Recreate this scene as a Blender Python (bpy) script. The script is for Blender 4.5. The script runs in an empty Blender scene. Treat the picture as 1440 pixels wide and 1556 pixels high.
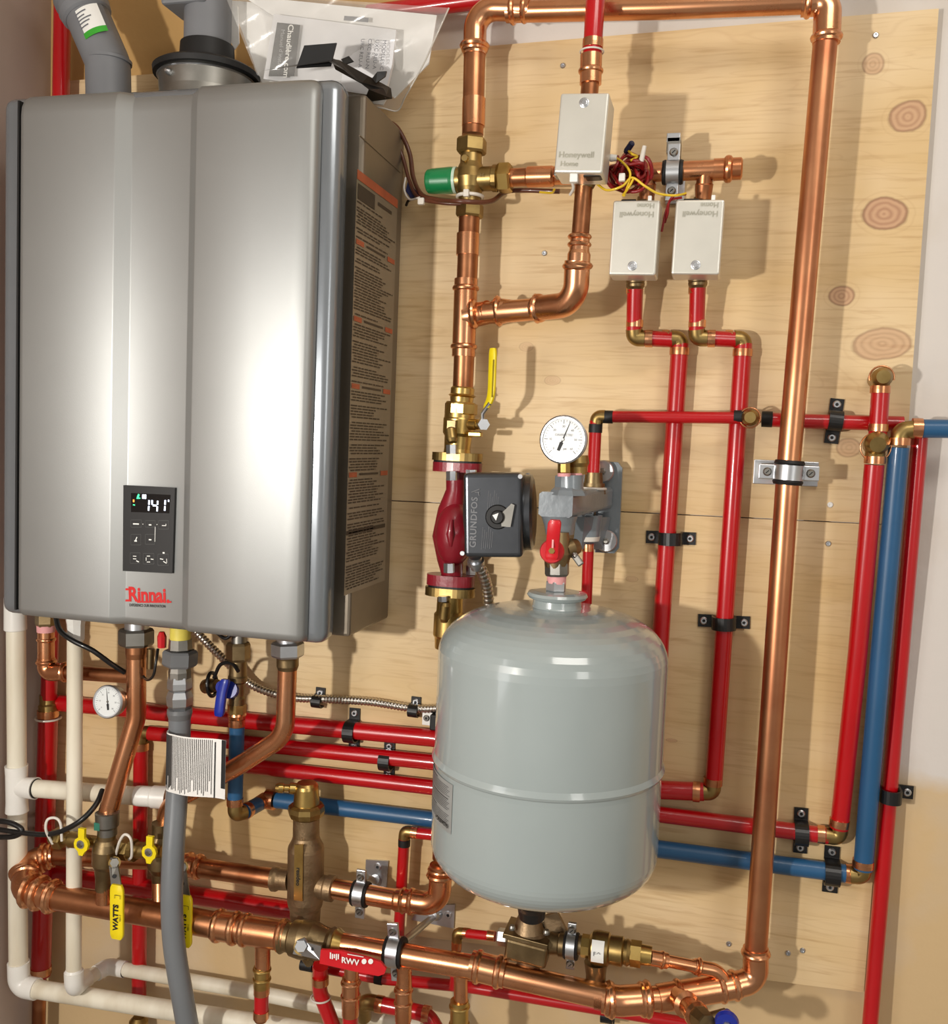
import bpy, bmesh, math, random
from mathutils import Vector, Matrix, Quaternion
random.seed(7)
S = bpy.context.scene
COL = S.collection
V = Vector
PI = math.pi
# ---------------------------------------------------------------- camera (wall plane is y=0, room is y<0)
F, LW, CX, CY = 1450.0, 1.40, 720.0, 778.0
ya, pa, ra = 0.25531227, 0.07305705, 0.04023402
_Ry = Matrix(((math.cos(ya), 0, math.sin(ya)), (0, 1, 0), (-math.sin(ya), 0, math.cos(ya))))
_Rx = Matrix(((1, 0, 0), (0, math.cos(pa), -math.sin(pa)), (0, math.sin(pa), math.cos(pa))))
_Rz = Matrix(((math.cos(ra), -math.sin(ra), 0), (math.sin(ra), math.cos(ra), 0), (0, 0, 1)))
RM = _Rz @ _Rx @ _Ry
def _bw(r): return V((r[0], r[2], -r[1]))
CR, CDN, CFW = _bw(RM[0]), _bw(RM[1]), _bw(RM[2])
CAMLOC = V((0, -LW, 0))
cam_d = bpy.data.cameras.new('camera'); cam = bpy.data.objects.new('camera', cam_d); COL.objects.link(cam)
cam_d.sensor_fit = 'HORIZONTAL'; cam_d.sensor_width = 36; cam_d.lens = F / 1440 * 36
cam_d.clip_start = 0.02
m3 = Matrix((CR, -CDN, -CFW)).transposed()
cam.matrix_world = Matrix.Translation(CAMLOC) @ m3.to_4x4()
S.camera = cam
# ---------------------------------------------------------------- world, lights, exposure
w = bpy.data.worlds.new('world'); S.world = w; w.use_nodes = True
w.node_tree.nodes['Background'].inputs[0].default_value = (1.0, 0.93, 0.84, 1)
w.node_tree.nodes['Background'].inputs[1].default_value = 0.34
def area(name, loc, aim, sx, sy, power, color):
    l = bpy.data.lights.new(name, 'AREA'); l.shape = 'RECTANGLE'; l.size = sx; l.size_y = sy; l.energy = power; l.color = color
    o = bpy.data.objects.new(name, l); COL.objects.link(o); o.location = loc
    o.rotation_euler = (V(aim) - V(loc)).to_track_quat('-Z', 'Y').to_euler()
    return o
area('key_lamp', (-0.93, -1.83, -0.10), (-0.2, 0, -0.15), 0.06, 0.06, 22, (1.0, 0.945, 0.87))
area('cover_fill', (-1.10, -1.5, -0.08), (0.5, -1.2, -0.08), 0.5, 1.2, 5.5, (0.96, 0.98, 1.0))  # added fill, no real lamp: brightens the right of the heater cover
area('streak_fill', (0.5, -1.3, 1.25), (0.1, -0.6, -0.3), 1.0, 0.3, 9, (1.0, 0.95, 0.88))  # unseen overhead fill, added for bright streaks in the metal
area('right_fill', (1.5, -2.3, 0.3), (-0.3, 0, 0.0), 0.5, 1.2, 9, (1.0, 0.97, 0.92))  # added soft fill, stands in for brighter surroundings on the right
S.view_settings.view_transform = 'Standard'; S.view_settings.look = 'None'
S.view_settings.exposure = 0.0; S.view_settings.gamma = 1; S.view_settings.use_curve_mapping = False
# ---------------------------------------------------------------- pixel to place on the wall system
def ray(x, y):
    return (CR * ((x - CX) / F) + CDN * ((y - CY) / F) + CFW)
def P(x, y, d=0.0):
    r = ray(x, y); return CAMLOC + r * ((LW - d) / r.y)
def PX(x, y, X):
    r = ray(x, y); return CAMLOC + r * (X / r.x)
def rp(wpx, *t):
    p = P(*t) if len(t) == 3 else V(t[0])
    return wpx / 2 * (p - CAMLOC).dot(CFW) / F
RT, UP, OUT = V((1, 0, 0)), V((0, 0, 1)), V((0, -1, 0))
# ---------------------------------------------------------------- materials
def srgb(c): return tuple(((v / 255) / 12.92 if v / 255 <= 0.04045 else ((v / 255 + 0.055) / 1.055) ** 2.4) for v in c) + (1,)
def mat(name, rgb, rough=0.5, metal=0.0, coat=0.0, var=0.12, scale=30, bump=0.0, rgb2=None, bscale=None, stretch=(1, 1, 1), emit=0, trans=0, alpha=1, rvar=0.0):
    m = bpy.data.materials.new(name); m.use_nodes = True; nt = m.node_tree; n = nt.nodes; L = nt.links
    b = n['Principled BSDF']
    b.inputs['Roughness'].default_value = rough; b.inputs['Metallic'].default_value = metal
    b.inputs['Coat Weight'].default_value = coat; b.inputs['Coat Roughness'].default_value = 0.08
    b.inputs['Transmission Weight'].default_value = trans; b.inputs['Alpha'].default_value = alpha
    c = srgb(rgb)
    tc = n.new('ShaderNodeTexCoord'); mp = n.new('ShaderNodeMapping'); mp.inputs['Scale'].default_value = stretch
    L.new(tc.outputs['Object'], mp.inputs[0])
    nz = n.new('ShaderNodeTexNoise'); nz.inputs['Scale'].default_value = scale; nz.inputs['Detail'].default_value = 5
    L.new(mp.outputs[0], nz.inputs['Vector'])
    mix = n.new('ShaderNodeMix'); mix.data_type = 'RGBA'
    c2 = srgb(rgb2) if rgb2 else tuple(v * (1 - 2 * var) for v in c[:3]) + (1,)
    mr = n.new('ShaderNodeMapRange'); mr.inputs[1].default_value = 0.38; mr.inputs[2].default_value = 0.68
    L.new(nz.outputs[0], mr.inputs[0]); L.new(mr.outputs[0], mix.inputs[0])
    mix.inputs[6].default_value = c; mix.inputs[7].default_value = c2
    L.new(mix.outputs[2], b.inputs['Base Color'])
    if rvar:
        r2 = n.new('ShaderNodeMapRange'); r2.inputs[3].default_value = rough; r2.inputs[4].default_value = rough + rvar
        L.new(nz.outputs[0], r2.inputs[0]); L.new(r2.outputs[0], b.inputs['Roughness'])
    if bump:
        n2 = n.new('ShaderNodeTexNoise'); n2.inputs['Scale'].default_value = bscale or scale * 6; n2.inputs['Detail'].default_value = 3
        L.new(mp.outputs[0], n2.inputs['Vector'])
        bm = n.new('ShaderNodeBump'); bm.inputs['Strength'].default_value = bump; bm.inputs['Distance'].default_value = 0.002
        L.new(n2.outputs[0], bm.inputs['Height']); L.new(bm.outputs[0], b.inputs['Normal'])
    if emit:
        b.inputs['Emission Color'].default_value = c; b.inputs['Emission Strength'].default_value = emit
    return m
copper = mat('copper', (228, 168, 126), 0.2, 1, var=0.16, scale=14, rgb2=(204, 136, 94), rvar=0.14)
copper_tall = mat('satin_copper', (214, 152, 110), 0.3, 1, scale=10, rgb2=(184, 116, 82), rvar=0.08)
copper_old = mat('dull_copper', (198, 138, 98), 0.24, 1, scale=16, rgb2=(140, 88, 58), rvar=0.2)
brass = mat('brass', (176, 150, 96), 0.32, 1, scale=30, rgb2=(140, 116, 70), rvar=0.12)
brass_bright = mat('bright_brass', (206, 176, 108), 0.26, 1, scale=30, rgb2=(176, 146, 84), rvar=0.1)
brass_dull = mat('dull_brass', (150, 130, 96), 0.42, 1, scale=26, rgb2=(118, 100, 72), bump=0.1)
bronze = mat('cast_bronze', (158, 134, 104), 0.5, 0.9, scale=40, rgb2=(128, 106, 78), bump=0.25)
red = mat('red_tube', (184, 3, 16), 0.3, 0, coat=0.5, var=0.06, scale=8)
blue = mat('blue_tube', (34, 86, 128), 0.42, 0, coat=0.15, var=0.08, scale=8)
pvc = mat('cream_plastic', (232, 226, 208), 0.4, 0, coat=0.2, scale=30, rgb2=(214, 204, 182), stretch=(1, 1, 0.15))
pvc_fit = mat('white_plastic', (238, 236, 230), 0.35, 0, coat=0.3, var=0.05, scale=8)
grey_pipe = mat('grey_plastic', (106, 108, 110), 0.42, 0, coat=0.2, var=0.08, scale=10)
grey_vent = mat('vent_grey_plastic', (118, 120, 124), 0.5, 0, var=0.08, scale=10)
tank_m = mat('tank_enamel', (152, 162, 162), 0.2, 0, coat=0.7, var=0.03, scale=5)
cast_grey = mat('painted_cast_grey', (120, 128, 134), 0.3, 0.1, coat=0.4, var=0.06, bump=0.15, bscale=90)
red_cast = mat('maroon_cast_iron', (138, 22, 38), 0.36, 0, coat=0.3, var=0.12, scale=30, bump=0.15, bscale=160)
black = mat('black_plastic', (14, 14, 15), 0.42, 0, coat=0.1, var=0.1)
rubber = mat('black_rubber', (14, 14, 15), 0.55, 0, var=0.1)
pump_blk = mat('pump_black', (84, 87, 92), 0.3, 0.8, coat=0.2, var=0.08)
steel = mat('zinc_steel', (205, 208, 212), 0.3, 1, var=0.08, scale=30, rvar=0.12)
steel_dk = mat('dull_steel', (150, 148, 142), 0.4, 1, var=0.12, scale=30)
flexm = mat('flex_steel', (206, 200, 190), 0.3, 1, var=0.1)
heater_m = mat('heater_silver', (166, 168, 167), 0.47, 0.8, coat=0.04, var=0.02, scale=6, bump=0.05, bscale=900)
heater_f = mat('heater_frame_grey', (142, 148, 154), 0.26, 0.6, coat=0.3, var=0.02)
heater_s = mat('heater_side_shaded', (122, 112, 98), 0.38, 0.5, var=0.03)  # half-shade and plywood reflection on the side are mixed into this colour
dark_line = mat('dark_gap', (18, 17, 17), 0.6)
zincbox = mat('actuator_metal', (228, 226, 216), 0.36, 0.6, var=0.03, scale=20, bump=0.03, bscale=500)
white = mat('white_print', (236, 236, 232), 0.5, var=0.02)
paper = mat('white_paper', (232, 230, 226), 0.6, var=0.03)
ink = mat('black_ink', (20, 20, 22), 0.6)
greyink = mat('grey_ink', (110, 112, 118), 0.6)
sideink = mat('label_ink', (66, 56, 46), 0.6)
sidelab = mat('label_film', (136, 126, 110), 0.35, 0.2, var=0.04)
orangeink = mat('orange_ink', (176, 92, 60), 0.6)
yellow = mat('yellow_vinyl', (238, 214, 20), 0.4, coat=0.2, var=0.04)
green = mat('green_plastic', (10, 120, 66), 0.35, coat=0.3, var=0.05)
redh = mat('red_vinyl', (206, 22, 34), 0.4, coat=0.2, var=0.05)
blueh = mat('blue_vinyl', (24, 44, 150), 0.35, coat=0.3, var=0.05)
pinkt = mat('pink_thread_tape', (226, 160, 160), 0.6, var=0.05)
bag_m = mat('clear_plastic_bag', (236, 234, 228), 0.12, 0, alpha=0.26, bump=0.3, bscale=30)
glass_m = mat('gauge_face_white', (222, 226, 226), 0.3, coat=0.8, var=0.01)
lcd_on = mat('display_white', (225, 235, 255), 0.5, emit=2.2, var=0)
lcd_gr = mat('display_green', (60, 230, 150), 0.5, emit=1.2, var=0)
lcd_or = mat('display_orange', (255, 150, 60), 0.5, emit=1.2, var=0)
redlogo = mat('red_print', (196, 14, 14), 0.6, var=0.02)
tie = mat('clear_nylon', (220, 214, 204), 0.35, coat=0.4, var=0.04)
wire_br = mat('brown_wire', (96, 52, 34), 0.4, coat=0.2)
wire_red = mat('red_wire', (140, 14, 18), 0.4, coat=0.3)
wire_yel = mat('yellow_wire', (226, 188, 30), 0.4, coat=0.3)
wire_blk = mat('black_cable', (16, 16, 17), 0.4, coat=0.2)
lamp_lab = mat('pale_label', (190, 194, 190), 0.4, var=0.03)
lbl_ink = mat('tag_ink', (40, 38, 38), 0.6)

def wood_mat(name, knots, seed):
    m = bpy.data.materials.new(name); m.use_nodes = True; nt = m.node_tree; n = nt.nodes; L = nt.links
    b = n['Principled BSDF']; b.inputs['Roughness'].default_value = 0.55
    geo = n.new('ShaderNodeNewGeometry')
    def vm(op, a, bb=None, sc=None):
        q = n.new('ShaderNodeVectorMath'); q.operation = op
        if hasattr(a, 'is_linked') or hasattr(a, 'links'): L.new(a, q.inputs[0])
        else: q.inputs[0].default_value = a
        if bb is not None:
            if hasattr(bb, 'links'): L.new(bb, q.inputs[1])
            else: q.inputs[1].default_value = bb
        return q
    def mt(op, a, bb=None, clamp=False):
        q = n.new('ShaderNodeMath'); q.operation = op; q.use_clamp = clamp
        for i, x in enumerate((a, bb)):
            if x is None: continue
            if hasattr(x, 'links'): L.new(x, q.inputs[i])
            else: q.inputs[i].default_value = x
        return q.outputs[0]
    def noise(sc, stretch, det=5, dist=0.0):
        q = vm('MULTIPLY', geo.outputs['Position'], stretch); q2 = vm('ADD', q.outputs[0], (seed, seed * 2, seed * 3))
        z = n.new('ShaderNodeTexNoise'); z.inputs['Scale'].default_value = sc; z.inputs['Detail'].default_value = det
        z.inputs['Distortion'].default_value = dist
        L.new(q2.outputs[0], z.inputs['Vector']); return z.outputs[0]
    def ramp(f, a, c0, c1, e):
        r = n.new('ShaderNodeMapRange'); r.inputs[1].default_value = a; r.inputs[2].default_value = e
        r.inputs[3].default_value = c0; r.inputs[4].default_value = c1; L.new(f, r.inputs[0]); return r.outputs[0]
    def mixc(f, a, c):
        q = n.new('ShaderNodeMix'); q.data_type = 'RGBA'
        L.new(f, q.inputs[0])
        for i, x in ((6, a), (7, c)):
            if hasattr(x, 'links'): L.new(x, q.inputs[i])
            else: q.inputs[i].default_value = x
        return q.outputs[2]
    big = noise(1.6, (0.7, 1, 3.2), 4, 1.0); fine = noise(10, (1, 1, 16), 6, 0.3); veins = noise(2.2, (0.45, 1, 4.0), 3, 1.6)
    blotch = noise(5, (1, 1, 1.5), 3)
    c = mixc(ramp(big, 0.35, 0, 1, 0.65), srgb((226, 200, 156)), srgb((210, 178, 124)))
    c = mixc(ramp(blotch, 0.5, 0, 0.35, 0.72), c, srgb((236, 214, 180)))
    c = mixc(ramp(fine, 0.52, 0, 0.45, 0.72), c, srgb((178, 138, 88)))
    v2 = mt('PINGPONG', mt('MULTIPLY', veins, 9.0), 0.5)
    c = mixc(ramp(v2, 0.0, 0.13, 0, 0.08), c, srgb((172, 128, 84)))
    wob = noise(13, (1, 1, 1), 4)
    for (px, py, wx, hy, tone) in knots:
        p = P(px, py, 0); rx = rp(1.9 * wx, px, py, 0); rz = rp(1.9 * hy, px, py, 0)
        q = vm('SUBTRACT', geo.outputs['Position'], tuple(p)); q = vm('MULTIPLY', q.outputs[0], (1 / rx, 0, 1 / rz))
        ln = n.new('ShaderNodeVectorMath'); ln.operation = 'LENGTH'; L.new(q.outputs[0], ln.inputs[0])
        d0 = mt('ADD', ln.outputs['Value'], mt('MULTIPLY', mt('SUBTRACT', wob, 0.5), 1.1))
        rings = mt('PINGPONG', mt('MULTIPLY', d0, 3.0), 0.5)
        inside = ramp(d0, 0.95, tone, 0, 1.08)
        kc = mixc(ramp(rings, 0.0, 0, 1, 0.4), srgb((172, 126, 96)), srgb((198, 156, 122)))
        c = mixc(inside, c, kc)
        halo = ramp(mt('ABSOLUTE', mt('SUBTRACT', d0, 1.02)), 0, 0.6 * tone, 0, 0.13)
        c = mixc(halo, c, srgb((112, 66, 42)))
        h2 = ramp(mt('ABSOLUTE', mt('SUBTRACT', d0, 1.4)), 0, 0.16 * tone, 0, 0.1)
        c = mixc(h2, c, srgb((176, 132, 90)))
    L.new(c, b.inputs['Base Color'])
    bm = n.new('ShaderNodeBump'); bm.inputs['Strength'].default_value = 0.12; bm.inputs['Distance'].default_value = 0.001
    L.new(fine, bm.inputs['Height']); L.new(bm.outputs[0], b.inputs['Normal'])
    return m
def drywall_mat():
    m = bpy.data.materials.new('painted_drywall'); m.use_nodes = True; nt = m.node_tree; n = nt.nodes; L = nt.links
    b = n['Principled BSDF']; b.inputs['Roughness'].default_value = 0.8
    geo = n.new('ShaderNodeNewGeometry'); sep = n.new('ShaderNodeSeparateXYZ'); L.new(geo.outputs['Position'], sep.inputs[0])
    nz = n.new('ShaderNodeTexNoise'); nz.inputs['Scale'].default_value = 9; nz.inputs['Detail'].default_value = 6
    L.new(geo.outputs['Position'], nz.inputs['Vector'])
    ad = n.new('ShaderNodeMath'); ad.operation = 'MULTIPLY_ADD'; L.new(nz.outputs[0], ad.inputs[0]); ad.inputs[1].default_value = 0.12; L.new(sep.outputs['Z'], ad.inputs[2])
    z0 = P(1400, 1190, 0).z + 0.06
    mr = n.new('ShaderNodeMapRange'); mr.inputs[1].default_value = z0 - 0.02; mr.inputs[2].default_value = z0 + 0.02; L.new(ad.outputs[0], mr.inputs[0])
    mx = n.new('ShaderNodeMix'); mx.data_type = 'RGBA'; L.new(mr.outputs[0], mx.inputs[0])
    mx.inputs[6].default_value = srgb((206, 178, 134)); mx.inputs[7].default_value = srgb((212, 206, 200))
    n2 = n.new('ShaderNodeTexNoise'); n2.inputs['Scale'].default_value = 4; n2.inputs['Detail'].default_value = 5; L.new(geo.outputs['Position'], n2.inputs['Vector'])
    mr2 = n.new('ShaderNodeMapRange'); mr2.inputs[1].default_value = 0.5; mr2.inputs[2].default_value = 0.6; mr2.inputs[4].default_value = 0.35; L.new(n2.outputs[0], mr2.inputs[0])
    # greyer blotches, then a tan tone fading in towards the upper left
    mx2 = n.new('ShaderNodeMix'); mx2.data_type = 'RGBA'; L.new(mr2.outputs[0], mx2.inputs[0]); L.new(mx.outputs[2], mx2.inputs[6]); mx2.inputs[7].default_value = srgb((196, 184, 168))
    ma = n.new('ShaderNodeMapRange'); ma.inputs[1].default_value = P(590, 50, 0).x; ma.inputs[2].default_value = P(700, 50, 0).x; ma.inputs[3].default_value = 1; ma.inputs[4].default_value = 0; L.new(sep.outputs['X'], ma.inputs[0])
    mb_ = n.new('ShaderNodeMapRange'); mb_.inputs[1].default_value = 0.0; mb_.inputs[2].default_value = 0.1; L.new(sep.outputs['Z'], mb_.inputs[0])
    mm = n.new('ShaderNodeMath'); mm.operation = 'MULTIPLY'; L.new(ma.outputs[0], mm.inputs[0]); L.new(mb_.outputs[0], mm.inputs[1])
    mx3 = n.new('ShaderNodeMix'); mx3.data_type = 'RGBA'; L.new(mm.outputs[0], mx3.inputs[0]); L.new(mx2.outputs[2], mx3.inputs[6]); mx3.inputs[7].default_value = srgb((186, 148, 92))
    L.new(mx3.outputs[2], b.inputs['Base Color'])
    bm = n.new('ShaderNodeBump'); bm.inputs['Strength'].default_value = 0.3; bm.inputs['Distance'].default_value = 0.002
    n3 = n.new('ShaderNodeTexNoise'); n3.inputs['Scale'].default_value = 60; L.new(geo.outputs['Position'], n3.inputs['Vector'])
    L.new(n3.outputs[0], bm.inputs['Height']); L.new(bm.outputs[0], b.inputs['Normal'])
    return m
# ---------------------------------------------------------------- mesh building
class M:
    def __init__(s): s.v = []; s.f = []; s.sm = []
    def add(s, vs, fs, smooth=False):
        o = len(s.v); s.v += [V(q) for q in vs]; s.f += [[i + o for i in f] for f in fs]; s.sm += [smooth] * len(fs); return s
    def tube(s, pts, r, n=20, smooth=True, caps=True):
        pts = [V(p) for p in pts]; k = len(pts); rs = r if isinstance(r, (list, tuple)) else [r] * k
        tg = []
        for i in range(k):
            a = pts[max(i - 1, 0)]; b = pts[min(i + 1, k - 1)]
            if (b - a).length < 1e-9: b = a + V((0, 0, 1e-4))
            tg.append((b - a).normalized())
        t0 = tg[0]; ref = UP if abs(t0.z) < 0.9 else RT
        u = (ref - t0 * ref.dot(t0)).normalized(); vs = []
        for i in range(k):
            if i:
                q = tg[i - 1].rotation_difference(tg[i]); u = (q @ u); u = (u - tg[i] * u.dot(tg[i])).normalized()
            w_ = tg[i].cross(u)
            for j in range(n):
                a = 2 * PI * (j + 0.5) / n
                vs.append(pts[i] + (u * math.cos(a) + w_ * math.sin(a)) * rs[i])
        fs = [[i * n + j, i * n + (j + 1) % n, (i + 1) * n + (j + 1) % n, (i + 1) * n + j] for i in range(k - 1) for j in range(n)]
        s.add(vs, fs, smooth)
        if caps:
            s.add(vs[:n], [list(range(n))[::-1]]); s.add(vs[-n:], [list(range(n))])
        return s
    def rev(s, a, b, prof, n=24, smooth=True):
        """prof: (t 0..1 along a-b, radius); a hard edge is a doubled ring"""
        a, b = V(a), V(b); d = b - a; t = d.normalized(); ref = UP if abs(t.z) < 0.9 else RT
        u = (ref - t * ref.dot(t)).normalized(); w_ = t.cross(u)
        vs = []
        for (q, r) in prof:
            c = a + d * q
            for j in range(n):
                an = 2 * PI * (j + (0.5 if n < 12 else 0)) / n
                vs.append(c + (u * math.cos(an) + w_ * math.sin(an)) * r)
        k = len(prof)
        for i in range(k - 1):
            dr = abs(prof[i + 1][1] - prof[i][1]); dl = abs(prof[i + 1][0] - prof[i][0]) * d.length
            s.add(vs[i * n:(i + 2) * n], [[j, (j + 1) % n, n + (j + 1) % n, n + j] for j in range(n)], smooth and n > 10)
        s.add(vs[:n], [list(range(n))[::-1]]); s.add(vs[-n:], [list(range(n))])
        return s
    def box(s, c, hx, hy, hz, X=RT, Y=OUT, bev=0.0, seg=2):
        c = V(c); X = V(X).normalized(); Y = V(Y); Y = (Y - X * Y.dot(X)).normalized(); Z = X.cross(Y)
        bm = bmesh.new(); bmesh.ops.create_cube(bm, size=1)
        for q in bm.verts: q.co = V((q.co.x * 2 * hx, q.co.y * 2 * hy, q.co.z * 2 * hz))
        if bev: bmesh.ops.bevel(bm, geom=list(bm.edges), offset=bev, segments=seg, profile=0.5, affect='EDGES')
        bm.verts.index_update()
        vs = [c + X * q.co.x + Y * q.co.y + Z * q.co.z for q in bm.verts]
        fs = [[q.index for q in f.verts] for f in bm.faces]; bm.free()
        return s.add(vs, fs, bool(bev) and seg > 1 and False)
    def prism(s, poly, dvec, smooth=False):
        """poly: world points, extruded along dvec"""
        n = len(poly); poly = [V(p) for p in poly]; d = V(dvec)
        s.add(poly + [p + d for p in poly], [list(range(n))[::-1], [n + i for i in range(n)]])
        s.add(poly + [p + d for p in poly], [[i, (i + 1) % n, n + (i + 1) % n, n + i] for i in range(n)], smooth)
        return s
    def sheet(s, grid, smooth=True):
        r, c = len(grid), len(grid[0])
        return s.add([p for row in grid for p in row], [[i * c + j, i * c + j + 1, (i + 1) * c + j + 1, (i + 1) * c + j] for i in range(r - 1) for j in range(c - 1)], smooth)
    def build(s, name, material, parent=None, label=None, bevel=0):
        org = ORG.get(parent.name, V((0, 0, 0))) if parent else V((0, 0, 0))
        if not parent:
            org = sum(s.v, V()) / len(s.v)
        me = bpy.data.meshes.new(name); me.from_pydata([v - org for v in s.v], [], s.f); me.update()
        bm = bmesh.new(); bm.from_mesh(me); bmesh.ops.recalc_face_normals(bm, faces=bm.faces); bm.to_mesh(me); bm.free()
        for p, q in zip(me.polygons, s.sm): p.use_smooth = q
        me.materials.append(material)
        o = bpy.data.objects.new(name, me); COL.objects.link(o)
        if parent: o.parent = parent
        else: o.location = org
        ORG[o.name] = org
        if label: o['label'] = label
        if bevel:
            bv = o.modifiers.new('bevel', 'BEVEL'); bv.width = bevel; bv.segments = 2; bv.limit_method = 'ANGLE'; bv.angle_limit = 0.9
        return o
ORG = {}
def thing(name, p, label, cat, group=None):
    o = bpy.data.objects.new(name, None); COL.objects.link(o); o.location = V(p); o.empty_display_size = 0.01
    o['label'] = label; o['category'] = cat
    if group: o['group'] = group
    ORG[o.name] = V(p); return o
def tag(o, label, cat, group=None):
    o['label'] = label; o['category'] = cat
    if group: o['group'] = group
    return o
def fillet(pts, R, n=8):
    pts = [V(p) for p in pts]; out = [pts[0]]
    for i in range(1, len(pts) - 1):
        a, b, c = pts[i - 1], pts[i], pts[i + 1]; u = (a - b).normalized(); v = (c - b).normalized()
        ang = u.angle(v)
        if ang > 3.10: out.append(b); continue
        r = R[i - 1] if isinstance(R, (list, tuple)) else R
        t = min(r / math.tan(ang / 2), (a - b).length * 0.49, (c - b).length * 0.49); r = t * math.tan(ang / 2)
        ctr = b + (u + v).normalized() * (r / math.sin(ang / 2)); s0 = b + u * t - ctr; s1 = b + v * t - ctr
        q = s0.rotation_difference(s1)
        for k in range(n + 1):
            out.append(ctr + Quaternion().slerp(q, k / n) @ s0)
    out.append(pts[-1]); return out
def smooth(pts, n=8):
    pts = [V(p) for p in pts]; q = [pts[0] * 2 - pts[1]] + pts + [pts[-1] * 2 - pts[-2]]; out = []
    for i in range(1, len(q) - 2):
        a, b, c, d = q[i - 1:i + 3]
        for k in range(n):
            t = k / n
            out.append(0.5 * ((2 * b) + (c - a) * t + (2 * a - 5 * b + 4 * c - d) * t * t + (3 * b - 3 * c + d - a) * t ** 3))
    out.append(pts[-1]); return out
def px(pts): return [P(*p) for p in pts]
def tpipe(root, pts, r, m, name='pipe', R=0.0, label=None, n=20):
    q = px(pts) if len(pts[0]) == 3 and not isinstance(pts[0], V) else pts
    return M().tube(fillet(q, R) if R and len(q) > 2 else q, r, n).build(name, m, root, label)
def cyl(root, a, b, r, m, name, n=24, label=None, sm=True, r2=None):
    return M().rev(a, b, [(0, r * 0.92), (0.04, r), (0.96, r2 or r), (1, (r2 or r) * 0.92)], n, sm).build(name, m, root, label)
def nut(root, a, b, r, m, name='nut', label=None, n=6):
    return M().rev(a, b, [(0, r * 0.9), (0.14, r), (0.86, r), (1, r * 0.9)], n, False).build(name, m, root, label)
def ring(root, c, d, r, m=None, name='crimp_ring', L=0.011, label=None):
    c = V(c); d = V(d).normalized()
    return M().rev(c - d * L / 2, c + d * L / 2, [(0, r * 1.02), (0, r * 1.09), (0.5, r * 1.1), (1, r * 1.09), (1, r * 1.02)], 24).build(name, m or copper, root, label)
def bead_prof(t, r, L, k=1.3):
    h = r * 0.26 / L
    return [(t - h, r * 1.12), (t - h * 0.6, r * (1 + (k - 1) * 0.85)), (t, r * k), (t + h * 0.6, r * (1 + (k - 1) * 0.85)), (t + h, r * 1.12)]
def coupling(root, a, b, r, m=None, name='coupling', mid=1.12, beads=(0.2, 0.8), label=None, k=1.3):
    a, b = V(a), V(b); L = (b - a).length
    pr = [(0, r * 1.0), (0, r * 1.12)]
    for t in beads: pr += bead_prof(t, r, L, k)
    pr = pr[:-1] + [pr[-1]] + [(1, r * 1.12), (1, r * 1.0)]
    pr = [(min(max(t, 0), 1), q) for t, q in pr]
    return M().rev(a, b, pr, 24).build(name, m or copper, root, label)
def elbow(root, a, c, b, r, m=None, name='elbow', R=None, bead=True, label=None, k=1.13, bk=1.32):
    a, c, b = V(a), V(c), V(b); pts = fillet([a, c, b], R or r * 2.2, 10)
    mb = M().tube(pts, r * k, 22)
    if bead:
        for p, q in ((a, c), (b, c)):
            d = (q - p).normalized(); s = p + d * r * 0.5
            mb.rev(s - d * r * 0.3, s + d * r * 0.3, [(0, r * 1.1), (0.25, r * bk * 0.96), (0.5, r * bk), (0.75, r * bk * 0.96), (1, r * 1.1)], 22)
    return mb.build(name, m or copper, root, label)
def brass_elbow(root, a, c, b, r, m=None, label='brass elbow', R=None):
    return elbow(root, a, c, b, r, m or brass, 'elbow', R=R or r * 1.0, bead=False, label=label, k=0.93)
def screw(root, p, nrm=OUT, r=0.0055, name='screw', m=None):
    p = V(p); nrm = V(nrm).normalized()
    s = M().rev(p, p + nrm * 0.0025, [(0, r), (0.5, r), (1, r * 0.75), (1, r * 0.42), (0.35, r * 0.36)], 14).build(name, m or steel, root)
    M().rev(p + nrm * 0.0010, p + nrm * 0.0012, [(0, r * 0.38), (1, r * 0.34)], 6, False).build('screw_recess', ink, s) if root is not None and root.parent is None else None
    return s
def text(root, s, c, right, up, h, m, name='lettering', bold=0.0, wscale=1.0, ext=0.0004, label=None, spacing=1.0, shear=0):
    cu = bpy.data.curves.new('t', 'FONT'); cu.body = s; cu.align_x = 'CENTER'; cu.align_y = 'CENTER'; cu.size = 1.0
    cu.offset = bold; cu.space_character = spacing; cu.shear = shear; cu.resolution_u = 3
    ob = bpy.data.objects.new('t', cu); COL.objects.link(ob)
    bpy.context.view_layer.update()
    me0 = bpy.data.meshes.new_from_object(ob.evaluated_get(bpy.context.evaluated_depsgraph_get()))
    bpy.data.objects.remove(ob)
    right = V(right).normalized(); up = V(up); up = (up - right * up.dot(right)).normalized(); nn = right.cross(up); c = V(c)
    mb = M(); k = h / 0.72
    mb.add([c + right * (q.co.x * k * wscale) + up * (q.co.y * k) + nn * ext for q in me0.vertices], [list(p.vertices) for p in me0.polygons])
    bpy.data.meshes.remove(me0)
    return mb.build(name, m, root, label)
def quad(root, pts, m, name, off=0.0, nrm=OUT, label=None):
    return M().add([V(p) + V(nrm) * off for p in pts], [[0, 1, 2, 3]]).build(name, m, root, label)
def slab(root, pts, th, m, name, nrm=OUT, label=None, bev=0):
    return M().prism(pts, V(nrm).normalized() * th).build(name, m, root, label, bevel=bev)
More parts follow.
